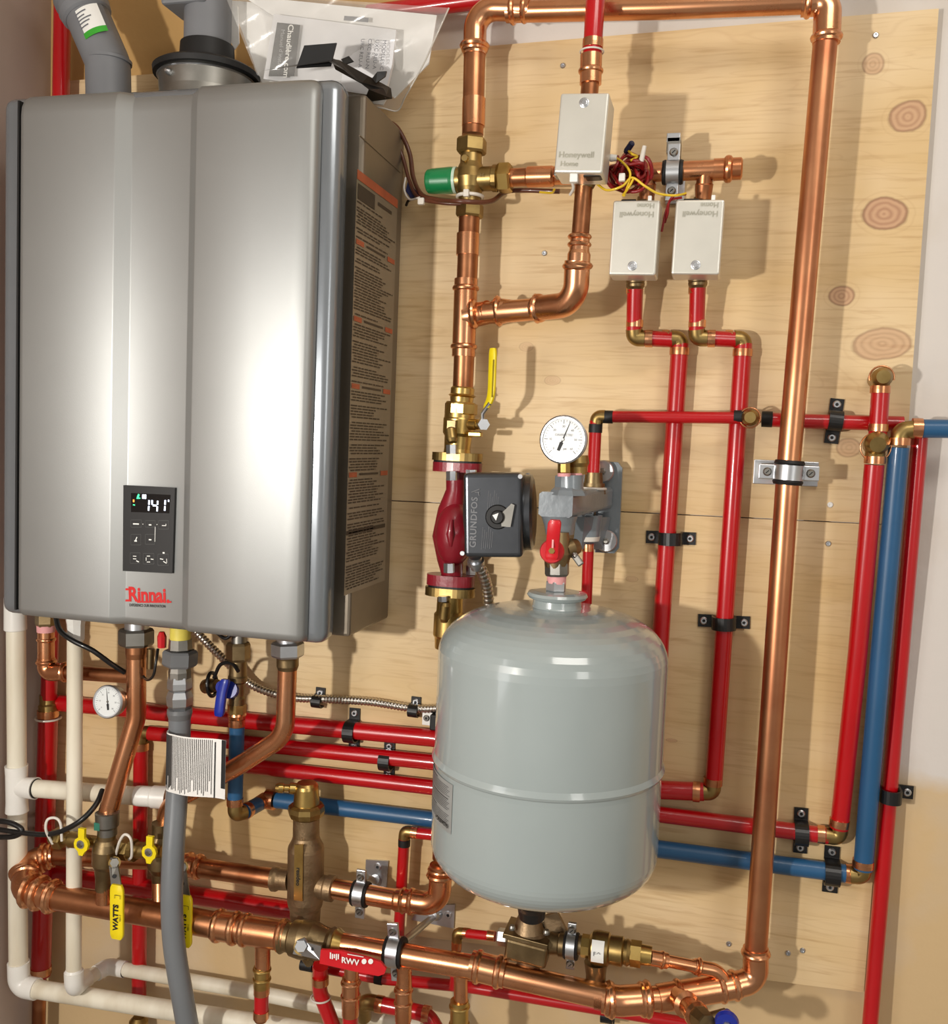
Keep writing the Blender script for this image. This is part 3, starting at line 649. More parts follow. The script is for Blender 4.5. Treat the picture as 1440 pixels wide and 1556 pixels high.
root, r = tube_run(RP, 'rightmost red pipe, running down off the board edge to the bottom', [(1398, 655, .02), (1360, 1100, .005), (1318, 1600, .02)], 24, red, R=1.0)
for o_ in root.children: pass
# ---- left-hand horizontal red runs
tube_run(RP, 'topmost of the three long level red pipes left of the tank', [(84, 1068, DW), (655, 1121, DW), (994, 1166, DW)], 24, red, [(78, 1067, DW, 12, 1)], group='level red pipes left of the tank')
tube_run(RP, 'middle of the three long level red pipes left of the tank', [(228, 1114, DW), (656, 1158, DW), (905, 1187, DW)], 22, red, [], group='level red pipes left of the tank')
tube_run(RP, 'lowest of the three long level red pipes left of the tank', [(300, 1155, DW), (655, 1196, DW), (905, 1226, DW)], 22, red, [], group='level red pipes left of the tank')
tube_run(RP, 'red pipe behind the drain valves, passing behind the bronze separator', [(80, 1328, DW), (446, 1384, DW)], 26, red, [])
root, r = tube_run(RP, 'wide red riser in the left corner beside the cream pipe', [(73, 1092, .03), (62, 1482, .03)], 29, red, [(73, 1084, .03, 0, 12), (62, 1474, .03, 0, 12)])
M().rev(P(72, 1055, .03), P(74, 1082, .03), [(0, r * .8), (.5, r * .85), (.6, r), (1, r)], 20).build('tee', brass, root, 'brass tee')
tpipe(root, [(66, 1068, .03), (84, 1068, .022)], r * .75, brass, 'tee_branch')
tpipe(root, [(74, 1062, .03), (85, 700, .03), (93, 130, .03), (96, -60, .03)], rp(24, 76, 1020, .03), red, 'upper_pipe', label='red pipe rising behind the heater')
M().tube([P(73, 1091, .03) + V((r * 1.25 * math.cos(a), r * 1.25 * math.sin(a), 0)) for a in [i * PI / 12 for i in range(25)]], 0.0018, 8, caps=False).build('cable_tie', tie, root, 'clear cable tie')
M().rev(P(60, 1490, .03), P(58, 1600, .03), [(0, r * .7), (1, r * .7)], 20).build('copper_stub', copper_old, root, 'dull copper pipe below')
root, r = tube_run(RP, 'narrow red riser behind the grey hose and drain valves', [(214, 1130, DW), (211, 1522, DW)], 22, red, [(214, 1134, DW, 0, 12)])
brass_elbow(root, P(214, 1130, DW), P(216, 1112, DW), P(230, 1114, DW), r)
M().rev(P(211, 1545, DW), P(210, 1575, DW), [(0, r * .8), (.2, r * 1.3), (.5, r * 1.3), (.6, r), (1, r)], 20).build('lower_fitting', brass, root, 'brass fitting')
# thin riser down behind the manifold
root, r = tube_run(RP, 'thin red pipe dropping beside the split ring clamps left of tank', [(614, 1272, .035), (605, 1432, .035)], 17, red)
ring(root, P(614, 1280, .035), UP, r, m=rubber, L=.011)
brass_elbow(root, P(614, 1274, .035), P(615, 1263, .035), P(628, 1265, .035), r * 1.15)
tpipe(root, [(625, 1265, .035), (720, 1275, .035)], r, red, 'branch_pipe')
ring(root, P(630, 1265, .035), RT, r, m=copper, L=.010)
tube_run(RP, 'red pipe dropping from the grey bracket casting to behind the tank', [(894, 826, .06), (884, 1100, .035)], 17, red, [(893, 832, .06, 0, 10)])
root, r = tube_run(RP, 'small red pipe entering the fill valve below the tank from left', [(706, 1418, .10), (752, 1423, .11)], 14, red, [(709, 1418, .10, 10, 1), (746, 1422, .11, 10, 1)])
brass_elbow(root, P(704, 1418, .10), P(694, 1417, .10), P(694, 1432, .10), r * 1.2)
tpipe(root, [(694, 1430, .10), (690, 1500, .09)], r * 1.05, red, 'drop_pipe'); ring(root, P(693.5, 1436, .10), UP, r * 1.05, L=.011)
root, r = tube_run(RP, 'long thin red pipe under the copper manifold, sloping down to right', [(478, 1468, .07), (580, 1487, .07), (715, 1500, .03), (1060, 1558, .03)], 17, red, R=.1)
ring(root, P(467, 1466, .07), RT, r, m=rubber, L=.02); ring(root, P(576, 1486, .07), RT, r, m=rubber, L=.012)
root, r = tube_run(RP, 'red pipe with pale tie angling down under the red valve lever', [(487, 1468, .11), (485, 1505, .10), (512, 1575, .10)], 23, red, [(487, 1490, .11, 0, 10)], R=.04)
M().tube([P(487, 1516, .10) + V((r * 1.25 * math.cos(a), r * 1.25 * math.sin(a), 0)) for a in [i * PI / 12 for i in range(25)]], 0.0015, 8, caps=False).build('cable_tie', tie, root, 'clear cable tie')
root, r = tube_run(RP, 'short red pipe with brass elbow along the bottom edge', [(574, 1525, .08), (650, 1541, .08), (672, 1580, .08)], 23, red, [(577, 1526, .08, 10, 2), (648, 1541, .08, 10, 2)], R=.03)
brass_elbow(root, P(574, 1525, .08), P(553, 1521, .08), P(553, 1545, .06), r * 1.1)
tube_run(RP, 'red pipe crossing behind the copper elbow at the top edge', [(560, 22, DW), (780, -8, DW)], 27, red)
# blue zig-zag under the blue valve
root, r = tube_run(BP, 'short blue pipe hanging under the blue-handled valve', [(360, 1104, .10), (357, 1216, .10)], 23, blue, [(360, 1098, .10, 0, 10), (357, 1218, .10, 0, 10)])
brass_elbow(root, P(357, 1222, .10), P(357, 1238, .10), P(372, 1234, .085), r * 1.05)
tpipe(root, [(370, 1234, .085), (396, 1220, .03)], rp(23, 380, 1228, .06), blue, 'offset_pipe')
c = P(374, 1232, .078); ring(root, c, P(396, 1220, .03) - c, r * 1.02, label='copper crimp ring')
elbow(root, P(392, 1222, .04), P(403, 1214, DW), P(414, 1216, DW), r * .98, copper, R=.02, bead=False, label='copper elbow', k=1.05)
# ---------------------------------------------------------------- pipe straps
def along(x, y, dx, dy, d=0): return (P(x + dx, y + dy, 0) - P(x, y, 0)).normalized()
for (x, y, dx, dy, r_px, dp, wpx, Lpx, lab) in (
    (1019, 817, 10, 0.4, 27, DW, 19, 37, 'black strap across the left red riser, just below the seam'),
    (1099.5, 944, 10, 0.5, 27, DW, 19, 38, 'black strap across the right red riser, beside the tank shoulder'),
    (1267, 640, -1.5, 10, 22, DW, 20, 34, 'upright black strap over the level red pipe at upper right'),
    (1216, 1261, -.3, 10, 25, DW, 20, 35, 'black strap over the lower red pipe beside the tall copper pipe'),
    (1262, 1320, -.6, 10, 27, DW, 22, 36, 'black strap over the lower blue pipe near its brass elbow'),
    (539, 1108, -.2, 10, 24, DW, 17, 33, 'black strap over the topmost level red pipe left of tank'),
    (592, 1151, -.2, 10, 22, DW, 17, 26, 'black strap over the middle level red pipe left of tank')):
    arch_strap(lab, x, y, along(x, y, dx, dy), rp(r_px, x, y, dp) * 1.1, dp, rp(wpx, x, y, 0) * 2, rp(Lpx, x, y, 0) * 2, group='black pipe straps')
arch_strap('one-hole black strap on the rightmost red pipe', 1350, 1203, RT, rp(25, 1352, 1203, .02), DW, rp(20, 1352, 1203, 0) * 2, rp(36, 1352, 1203, 0) * 2, one=True, base=-0.010, group='black pipe straps')
arch_strap('black strap peeking out under the copper manifold at bottom', 925, 1528, along(925, 1528, -.2, 10), rp(17, 925, 1528, .03), .025, rp(18, 925, 1528, 0) * 2, rp(26, 925, 1528, 0) * 2, one=True, base=0.0, group='black pipe straps')
# loose wall screws
for i, (x, y) in enumerate(((855, 100), (1330, 54), (827, 385), (1261, 767), (1258, 826), (802, 722), (1219, 1444), (1197, 1448), (1107, 1434))):
    s = screw(None, P(x, y, 0), OUT, 0.0040, 'wall_screw', steel if i not in (3,) else white)
    tag(s, ['small screw in the board left of the upper red pipe', 'small screw in the board above the top right knot', 'bent staple-like screw in the board right of the copper column', 'upper of two screw heads below the silver pipe clamp', 'lower of two screw heads below the silver pipe clamp', 'screw in the board at the top right corner of the pump', 'right of two screw heads low beside the tall copper pipe', 'left of two screw heads low beside the tall copper pipe', 'screw in the board low, left of the tall copper pipe'][i], 'screw', 'loose screws in the board')
# ================================================================ FLEX CONDUIT
def flex(label, pts, r, m=flexm, pitch=0.0055, name='flexible_conduit', n=14):
    q = smooth(px(pts), 24); L = [0]
    for a, b in zip(q, q[1:]): L.append(L[-1] + (b - a).length)
    out, rs = [], []; s = 0; i = 0; st = pitch / 5
    while s < L[-1]:
        while L[i + 1] < s: i += 1
        t = (s - L[i]) / max(L[i + 1] - L[i], 1e-9); out.append(q[i].lerp(q[i + 1], t)); rs.append(r * (0.80 + 0.23 * abs(math.sin(PI * s / pitch)))); s += st
    return tag(M().tube(out, rs, n).build(name, m), label, 'conduit')
flex('armoured cable running level above the red pipes to behind the tank', [(296, 958, .06), (340, 1002, .04), (385, 1042, .022), (440, 1059, .014), (490, 1062, .012), (560, 1066, .012), (650, 1077, .012), (735, 1060, .03), (752, 1000, .05)], rp(13, 550, 1065, .012))
flex('steel flex conduit dropping from the pump to behind the tank', [(727, 858, .12), (735, 875, .105), (741, 900, .085), (744, 950, .06), (752, 1000, .05)], rp(17, 740, 900, .08), pitch=.008)
for (x, y, lab) in ((487, 1056, 'left black clip holding the armoured cable'), (632, 1070, 'right black clip holding the armoured cable')):
    arch_strap(lab, x, y + 7, along(x, y, .5, -10), rp(14, x, y, .012), .012, rp(15, x, y, 0) * 2, rp(19, x, y, 0) * 2, one=True, group='cable clips')
tp = thing('hanger_tab', P(650, 1092, 0), 'pale tab with round bolt beside left edge of tank', 'hanger')
M().box(P(650, 1091, .01), .0085, .003, .011, RT, OUT, bev=.001).build('tab', white, tp)
screw(tp, P(648, 1091, .013), OUT, .005, 'bolt', steel_dk)
M().box(P(661, 1096, .014), .006, .01, .012, RT, OUT, bev=.002).build('rubber', rubber, tp)
# ================================================================ COPPER RUNS, VALVES, PUMP
def bead(root, p, d, r, m=None, name='press_bead'):
    p, d = V(p), V(d).normalized()
    return M().rev(p - d * r * .3, p + d * r * .3, [(0, r * 1.02), (0.2, r * 1.24), (.5, r * 1.33), (.8, r * 1.24), (1, r * 1.02)], 22).build(name, m or copper, root)
def dirp(a, b): return (P(*b) - P(*a)).normalized()
# ---- tall pipe with top elbow and manifold end
CD = .07
VC = .058
r = rp(35, 1200, 700, CD)
T1 = thing('copper_pipe', P(1147, 1440, CD), 'tallest copper pipe, running the full height left of the knots', 'copper pipe')
M().tube([P(1254, 58, CD), P(1197, 718, CD), P(1148, 1446, CD)], r, 28).build('pipe', copper_tall, T1)
elbow(T1, P(1255, 66, CD), P(1258, 2, CD), P(1218, 4, CD), r, R=.035, label='bead-pressed top elbow')
tpipe(T1, [(1225, 3, CD), (1000, 12, CD), (800, 17, VC), (770, 18, VC)], r * .96, copper, 'top_pipe')
elbow(T1, P(805, 14, VC), P(722, 12, VC), P(721, 84, VC), r * .95, R=.05, label='top left elbow')
bead(T1, P(779, 15, VC), RT, r * 1.0)
bead(T1, P(721, 70, VC), UP, r * 1.06)
# ---- left copper column down to the ball valve
rc = rp(32, 715, 250, VC)
C1 = thing('copper_pipe', P(719, 205, VC), 'copper pipe coming down from the top left elbow to the green-capped valve', 'copper pipe')
M().tube([P(721, 82, VC), P(718, 205, VC)], rc * 1.03, 24).build('pipe', copper_old, C1)
coupling(C1, P(720, 150, VC), P(719, 192, VC), rc * .98, copper, beads=(), mid=1.12)
MV = thing('mixing_valve', P(716, 272, VC), 'brass mixing valve with green cap and union nuts', 'valve')
nut(MV, P(717, 210, VC), P(716, 234, VC), rp(47, 716, 222, VC), brass, 'union_nut')
M().rev(P(716, 232, VC), P(713, 312, VC), [(0, rc), (.2, rc * 1.05), (.32, rc * 1.3), (.5, rc * 1.5), (.68, rc * 1.3), (.8, rc * 1.05), (1, rc)], 28).build('body', brass, MV)
cyl(MV, P(690, 274, VC), P(752, 271, VC), rp(36, 715, 272, VC), brass, 'cross_body')
nut(MV, P(748, 271, VC), P(757, 271, VC), rp(40, 750, 271, VC), brass, 'collar', n=24)
nut(MV, P(757, 271, VC), P(777, 270, VC), rp(46, 765, 271, VC), brass_bright, 'union_nut')
nut(MV, P(714, 309, VC), P(713, 331, VC), rp(43, 714, 320, VC), brass, 'union_nut')
kn = rp(40, 668, 275, VC); ka, kb2 = P(690, 274, VC), P(649, 276, VC)
M().rev(ka, kb2, [(0, kn * .96), (.12, kn), (.8, kn * .93), (.95, kn * .88), (1, kn * .78)], 28).build('cap', green, MV, 'green plastic cap')
M().rev(ka + RT * .004, ka, [(0, kn * .98), (1, kn * .98)], 24).build('cap_ring', mat('pale_green_ring', (190, 214, 196), .4), MV)
bx_ = P(711, 246, VC) + OUT * rc * 1.05
M().rev(bx_ , bx_ + OUT * .004, [(0, .005), (1, .0045)], 14).build('port_plug', brass, MV)
text(MV, 'H', P(737, 272, VC) + OUT * (kn + .0002), RT, UP, .006, brass_dull, 'cast_letter')
M().tube([P(714, 299, VC) + V((rc * 1.22 * math.cos(a), rc * 1.22 * math.sin(a), 0)) for a in [i * PI / 12 for i in range(25)]], 0.0026, 8, caps=False).build('cable_tie', tie, MV, 'clear cable tie')
M().box(P(714, 299, VC) + OUT * (rc * 1.28), .004, .004, .005, RT, OUT, bev=.001).build('tie_head', tie, MV)
C2 = thing('copper_pipe', P(703, 590, VC), 'copper column with pressed tee between mixing valve and yellow-handled ball valve', 'copper pipe')
M().tube([P(713, 330, VC), P(703, 596, VC)], rc, 24).build('pipe', copper_old, C2)
coupling(C2, P(711, 355, VC), P(710, 388, VC), rc * .97, copper, beads=())
te0, te1 = P(708, 424, VC), P(704, 542, VC)
coupling(C2, te0, te1, rc * 1.0, copper, 'tee', beads=(.12, .87), label='pressed copper tee')
rb = rp(33, 760, 474, VC)
M().tube([P(706, 481, VC), P(730, 477, VC), P(742, 474, VC + .006)], [rb * 1.2, rb * 1.1, rb * 1.08], 22).build('tee_branch', copper, C2)
da = dirp((730, 477, VC), (800, 470, VC))
for q, k in ((720, 1.06), (757, 1.08)): bead(C2, P(q, 477 - (q - 720) * .12, VC + .004), da, rb * k)
tpipe(C2, [(735, 476, VC + .005), (815, 470, VC + .02)], rb, copper, 'branch_pipe')
M().rev(P(750, 474, VC + .005), P(775, 472, VC + .01), [(0, rb * 1.1), (.6, rb * 1.14), (1, rb)], 24).build('sleeve', copper, C2)
rh = rp(31, 880, 400, .12)
elbow(C2, P(813, 469, VC + .02), P(874, 462, .11), P(877, 396, .12), rb * .98, R=.05, label='wide copper elbow')
bead(C2, P(815, 469, VC + .02), da, rb * 1.02); bead(C2, P(879, 404, .12), UP, rh * 1.06)
M().rev(P(878, 412, .12), P(881, 362, .12), [(0, rh * 1.12), (.5, rh * 1.14), (.62, rh * .98), (.95, rh * .96), (1, rh * .9)], 24).build('reducer', copper, C2)
bead(C2, P(880, 372, .12), UP, rh * .9); bead(C2, P(880.5, 360, .12), UP, rh * .9)
tpipe(C2, [(880, 375, .12), (888, 272, .12)], rh * .86, copper_old, 'riser')
C3 = thing('copper_pipe', P(897, 140, .12), 'copper adapter and red pipe rising from the topmost actuator box', 'copper pipe')
tpipe(C3, [(893, 170, .12), (899, 95, .12)], rh * .86, copper_old)
coupling(C3, P(897, 128, .12), P(898, 84, .12), rh * .94, copper, beads=(.45,))
tpipe(C3, [(899, 92, .12), (908, -60, .12)], rp(29, 904, 40, .12), red, 'red_tube', label='red plastic tube')
ring(C3, P(900.5, 67, .12), UP, rp(29, 904, 40, .12), L=.011, label='copper crimp ring')
M().tube([P(899, 79, .12) + V((.0152 * math.cos(a), .0152 * math.sin(a), 0)) for a in [i * PI / 12 for i in range(25)]], 0.0012, 8, caps=False).build('cable_tie', tie, C3)
# ---- header feeding zone valves
HD = .075
rhd = rp(29, 1060, 258, HD)
HP = thing('copper_pipe', P(985, 262, HD), 'short level copper header with pressed cap at its right end', 'copper pipe')
M().tube([P(776, 270, VC), P(850, 267, VC - .005), P(940, 264, HD), P(1110, 257, HD)], rhd, 24).build('pipe', copper, HP)
M().rev(P(780, 270, VC), P(804, 269, VC), [(0, rhd * 1.0), (.02, rhd * .98), (.95, rhd * .98), (1, rhd * 1.0)], 24).build('adapter', copper_old, HP)
M().rev(P(800, 269, VC), P(842, 268, VC), [(0, rhd), (.04, rhd * 1.14), (.92, rhd * 1.14), (1, rhd)], 24).build('sleeve', copper, HP)
M().rev(P(1084, 258, HD), P(1128, 256, HD), [(0, rhd), (0, rhd * 1.12), (.35, rhd * 1.12), (.42, rhd * 1.34), (.5, rhd * 1.4), (.6, rhd * 1.34), (.66, rhd * 1.12), (.95, rhd * 1.12), (1, rhd * .9)], 24).build('end_cap', copper, HP)
for xx in (985, 1071):
    M().rev(P(xx, 262, HD), P(xx - 3, 302, .065), [(0, rhd * .85), (.4, rhd * .85), (.45, rhd * .95), (.7, rhd * .9), (1, rhd * .8)], 20).build('drop', copper_old, HP)
# ---- clamp with backing plate
def ring_clamp(label, x, y, d, pd, r, wid, ears, plate=None, group=None, earL=.018):
    """pd = pipe direction; ears along e (perpendicular, in wall plane)"""
    pd = V(pd).normalized(); c = P(x, y, d); e = V(ears).normalized()
    root = thing('pipe_clamp', c, label, 'pipe clamp', group)
    M().rev(c - pd * wid * .62, c + pd * wid * .62, [(0, r * 1.0), (0, r * 1.2), (.12, r * 1.3), (.2, r * 1.2), (.8, r * 1.2), (.88, r * 1.3), (1, r * 1.2), (1, r)], 28).build('rubber_lining', rubber, root, 'black rubber lining')
    M().rev(c - pd * wid * .38, c + pd * wid * .38, [(0, r * 1.2), (0, r * 1.28), (1, r * 1.28), (1, r * 1.2)], 28).build('band', steel, root, 'zinc clamp band')
    for s_ in (-1, 1):
        q = c + e * s_ * (r * 1.2 + earL * .5)
        M().box(q, earL * .5 + .002, .003, wid * .38, e, OUT, bev=.0012).build('ear', steel, root)
        M().rev(q + OUT * .003, q + OUT * .007, [(0, .0058), (.3, .0058), (.6, .005), (1, .004)], 14).build('bolt', steel_dk, root)
        M().box(q + OUT * .0072, .0028, .0004, .0006, RT + UP, OUT).build('bolt_slot', ink, root)
    if plate:
        M().box(c + V((0, c.y * -1, 0)) + OUT * .003 + plate[2], plate[0], .003, plate[1], e, OUT, bev=.001).build('wall_plate', steel, root)
    return root
ring_clamp('silver clamp with rubber lining holding the tallest copper pipe', 1198, 718, CD, dirp((1200, 700, CD), (1194, 760, CD)), r, .026, RT, (.043, .017, V((0, 0, -.002))), 'split ring clamps')
b_ = P(1198, 718, CD)
for sx in (-.028, .028):
    M().box(V((b_.x + sx, -CD / 2 + .002, b_.z)), .006, CD / 2 - .004, .010, RT, OUT, bev=.001).build('standoff', steel_dk, bpy.data.objects['pipe_clamp'])
cl2 = ring_clamp('silver clamp on the short copper header between the small boxes', 1022, 262, HD, RT, rhd, .022, UP, (.024, .013, V((0, 0, 0))), 'split ring clamps', earL=.020)
M().box(P(1024, 226, HD - .02), .009, .018, .010, RT, OUT, bev=.001).build('standoff', steel_dk, cl2)
M().box(P(1024, 215, HD - .02), .009, .018, .006, RT, OUT, bev=.001).build('top_tab', steel, cl2)
# ---- actuator boxes
def actuator(label, tl, tr, br, bl, dfr, depth, top_btn, flip, logo, bottom_dark=False):
    q = [P(*tl, dfr), P(*tr, dfr), P(*br, dfr), P(*bl, dfr)]
    c = (q[0] + q[1] + q[2] + q[3]) / 4; X = ((q[1] - q[0]) + (q[2] - q[3])).normalized(); Z = ((q[0] - q[3]) + (q[1] - q[2])); Z = (Z - X * Z.dot(X)).normalized(); N = Z.cross(X)
    if N.y > 0: N = -N
    hw = ((q[1] - q[0]).length + (q[2] - q[3]).length) / 4; hh = ((q[0] - q[3]).length + (q[1] - q[2]).length) / 4
    root = thing('zone_valve', c - N * depth - Z * hh, label, 'zone valve', 'actuator boxes')
    M().box(c - N * depth / 2, hw, depth / 2, hh, X, N, bev=.003, seg=3).build('cover', zincbox, root, 'plain metal cover')
    M().box(c - N * (depth + .004) - Z * 0, hw * .93, .005, hh * .93, X, N, bev=.001).build('base_plate', steel_dk, root)
    s_ = 1 if top_btn else -1
    bc = c + Z * (s_ * (hh - .012)) 
    M().rev(bc, bc + N * .0016, [(0, .0062), (.4, .0062), (.7, .005), (.7, .004), (1, .003)], 22).build('cover_screw', steel, root)
    u, r2_ = (Z, X) if not flip else (-Z, -X)
    tc_ = c + Z * (hh * (-.55 if not flip else .62)) + N * .0002
    text(root, logo[0], tc_ + X * (.001 if flip else -.004), r2_, u, .0075, mat('embossed_metal', (214, 212, 196), .3, .7), 'embossed_name', bold=.01, ext=.0008)
    text(root, logo[1], tc_ + X * (.012 if flip else -.012) + Z * (.011 if flip else -.011), r2_, u, .0065, bpy.data.materials['embossed_metal'], 'embossed_name', bold=.01, ext=.0008)
    return root, c, X, Z, N, hw, hh
a1_ = actuator('largest, topmost metal actuator box with its screw at the top', (850, 141), (927, 141), (914, 263), (843, 263), .185, .055, True, False, ('Honeywell', 'Home'))
a2_ = actuator('left of the two lower metal actuator boxes on the red risers', (932, 304), (1003, 304), (996, 418), (924, 418), .115, .045, False, True, ('Honeywell', 'Home'))
a3_ = actuator('right of the two lower metal actuator boxes on the red risers', (1028, 303), (1101, 303), (1093, 417), (1018, 417), .115, .045, False, True, ('Honeywell', 'Home'))
for (a, xb, xt, yb, dd, yt) in ((a2_, 965, 985, 436, .057, 300), (a3_, 1060, 1071, 434, .057, 300)):
    root = a[0]
    M().tube([P(xt - 4, yt, .062), P((xb + xt) / 2, 370, .06), P(xb, yb - 8, .057)], rp(26, xb, 400, .06), 18).build('brass_body', brass_dull, root, 'brass valve body behind cover')
    M().rev(P(xb, yb - 16, .056), P(xb, yb + 4, .055), [(0, .012), (.25, .0135), (.5, .0125), (.6, .013), (.8, .0125), (1, .010)], 22).build('outlet', brass_dull, root)
    M().box(a[1] + a[3] * (a[6] + .001) - a[4] * .022 + a[2] * -.012, .010, .010, .0035, a[2], a[4], bev=.0015).build('manual_lever', black, root)
    M().box(a[1] + a[3] * (a[6] + .003) - a[4] * .01 + a[2] * (.016), .0025, .003, .0045, a[2], a[4], bev=.001).build('latch', white, root)
root = a1_[0]
M().rev(P(888, 285, .12), P(893, 250, .12), [(0, rh * .88), (.3, rh * 1.12), (.6, rh * 1.12), (1, rh)], 22).build('brass_body', brass_dull, root)
M().box(P(901, 266, .165), .012, .012, .005, RT, OUT, bev=.0035).build('lever', black, root)
M().box(P(872, 269, .178), .005, .004, .007, RT, OUT, bev=.001).build('latch', white, root)
M().box(P(848, 265, .16), .004, .010, .004, RT, OUT, bev=.001).build('bracket', steel_dk, root)
# ---- wires
def wire(root, pts, r, m, name='wire'): return M().tube(smooth(px(pts), 8), r, 8).build(name, m, root)
WT = thing('wire_bundle', P(955, 262, .10), 'tangle of red and yellow thermostat wires right of topmost box', 'wires')
rnd = random.Random(5)
for k in range(9):
    pts = []; cxw, cyw = 958 + rnd.uniform(-8, 8), 262 + rnd.uniform(-6, 8)
    n_ = rnd.randint(5, 8); a = rnd.uniform(0, 6)
    for j in range(n_):
        a += rnd.uniform(.8, 1.3); rr = rnd.uniform(10, 30)
        pts.append((cxw + rr * 1.05 * math.cos(a), cyw + rr * .95 * math.sin(a), .085 + rnd.uniform(0, .04)))
    wire(WT, pts, .0024, wire_red, 'red_wire')
for pts in ([(928, 236, .11), (945, 246, .125), (957, 262, .13), (954, 280, .13), (948, 298, .12)], [(953, 228, .11), (960, 234, .125), (968, 238, .12), (958, 244, .125)],
            [(905, 278, .12), (922, 289, .13), (945, 283, .135), (960, 270, .13), (980, 283, .13), (1000, 294, .125), (1025, 297, .12), (1042, 294, .11)],
            [(962, 272, .13), (955, 285, .13), (946, 297, .12)], [(820, 292, .07), (838, 293, .08), (842, 288, .09)]):
    wire(WT, pts, .0016, wire_yel, 'yellow_wire')
wire(WT, [(1042, 295, .11), (1022, 299, .115), (1012, 320, .1), (1005, 352, .09)], .0016, wire_red, 'red_wire')
wire(WT, [(1036, 300, .11), (1018, 305, .11), (1014, 325, .1), (1010, 338, .09)], .0016, wire_red, 'red_wire')
M().rev(P(950, 232, .11), P(961, 216, .12), [(0, .003), (.2, .0042), (.9, .0042), (1, .003)], 12).build('wire_nut', mat('navy_plastic', (24, 30, 70), .4), WT)
M().rev(P(974, 246, .12), P(979, 222, .12), [(0, .003), (.2, .0035), (1, .0028)], 12).build('wire_end', tie, WT)
M().rev(P(924, 240, .12), P(937, 240, .12), [(0, .003), (.3, .005), (1, .004)], 12).build('wire_nut', pvc_fit, WT)
M().box(P(945, 270, .135), .004, .004, .005, RT, OUT, bev=.001).build('tie_head', pvc_fit, WT)
M().tube(smooth(px([(866, 270, .15), (871, 285, .14), (866, 296, .13)])), .002, 8).build('cable_tie', tie, WT)
CW = thing('control_cable', P(640, 300, .04), 'brown low-voltage cable looping from heater to the mixing valve', 'cable')
wire(CW, [(588, 184, .05), (605, 196, .03), (622, 232, .02), (628, 270, .03), (641, 296, .05), (665, 303, .07), (700, 306, .1), (745, 306, .07), (775, 290, .03), (850, 291, .03)], .0035, wire_br)
wire(CW, [(585, 184, .05), (598, 205, .03), (612, 240, .02), (622, 275, .03), (636, 300, .05), (670, 308, .07), (710, 310, .07)], .003, wire_br)
wire(CW, [(617, 312, .02), (622, 304, .03), (640, 300, .04)], .002, wire_blk)
M().tube(smooth(px([(616, 270, .03), (614, 288, .035), (622, 303, .045), (638, 300, .055)])), .0016, 8).build('white_wire', tie, CW)
M().add(px([(620, 273, .03), (638, 298, .05), (623, 301, .04), (616, 290, .033)]), [[0, 1, 2, 3]]).build('blue_sleeve', mat('navy_sleeve', (26, 36, 86), .5), CW)
M().box(P(640, 306, .06), .005, .004, .005, RT, OUT, bev=.002).build('cable_tie', tie, CW)
# ---- yellow-handled ball valve above the pump
PD = VC
BV = thing('ball_valve', P(695, 660, PD), 'brass ball valve with long upright yellow handle above the pump', 'valve')
bvr = rp(50, 697, 640, PD)
M().rev(P(703, 588, PD), P(701, 612, PD), [(0, rc * 1.02), (.1, rc * 1.15), (.45, rc * 1.15), (.55, rc * 1.34), (.65, rc * 1.15), (1, rc * 1.1)], 24).build('press_end', brass_bright, BV)
M().rev(P(700, 611, PD), P(694, 690, PD), [(0, bvr * .86), (.03, bvr * .92), (.3, bvr * .94), (.33, bvr * .98), (.6, bvr * .96), (.66, bvr * .84), (.9, bvr * .8), (1, bvr * .84)], 28).build('body', brass_bright, BV)
M().rev(P(701, 613, PD), P(700, 630, PD), [(0, bvr * .96), (.1, bvr * 1.0), (.9, bvr * 1.0), (1, bvr * .96)], 8, False).build('hex', brass_bright, BV)
M().rev(P(684, 650, PD + .028), P(687, 672, PD + .034), [(0, .004), (.15, .0085), (.8, .0085), (1, .006)], 16).build('drain_port', brass, BV, 'open brass side port')
M().box(P(686, 648, PD + .026), .007, .003, .009, RT, OUT, bev=.001).build('port_opening', brass_dull, BV)
M().rev(P(714, 645, PD + .01), P(737, 646, PD + .02), [(0, .008), (.5, .008), (.5, .0065), (1, .006)], 18).build('stem', brass_bright, BV)
M().rev(P(733, 645, PD + .024), P(735, 645, PD + .034), [(0, .0085), (1, .0085)], 6, False).build('stem_nut', steel, BV)
M().box(P(722, 660, PD + .018), .010, .006, .0035, RT, OUT, bev=.0015).build('stop_tab', brass_bright, BV)
hp = px([(733, 640, PD + .03), (733, 628, PD + .032), (745, 612, PD + .04)]); M().tube(hp, .0032, 8).build('lever_arm', steel, BV)
def handle(root, pts, wv, th, m, name='handle', label=None):
    c = smooth(px(pts), 6); mb = M(); wv = V(wv).normalized()
    vs = []; k = len(c)
    for i, p in enumerate(c):
        t = (c[min(i + 1, k - 1)] - c[max(i - 1, 0)]).normalized(); nn = t.cross(wv).normalized()
        e_ = min(i, k - 1 - i); f = 1 if e_ > 1 else (.72 if e_ == 0 else .94)
        for a, b in ((-1, -.7), (-.9, -1), (.9, -1), (1, -.7), (1, .7), (.9, 1), (-.9, 1), (-1, .7)):
            vs.append(p + wv * a * f * th[0] + nn * b * th[1])
    fs = [[i * 8 + j, i * 8 + (j + 1) % 8, (i + 1) * 8 + (j + 1) % 8, (i + 1) * 8 + j] for i in range(k - 1) for j in range(8)]
    mb.add(vs, fs, True); mb.add(vs[:8], [list(range(8))]); mb.add(vs[-8:], [list(range(8))]); return mb.build(name, m, root, label)
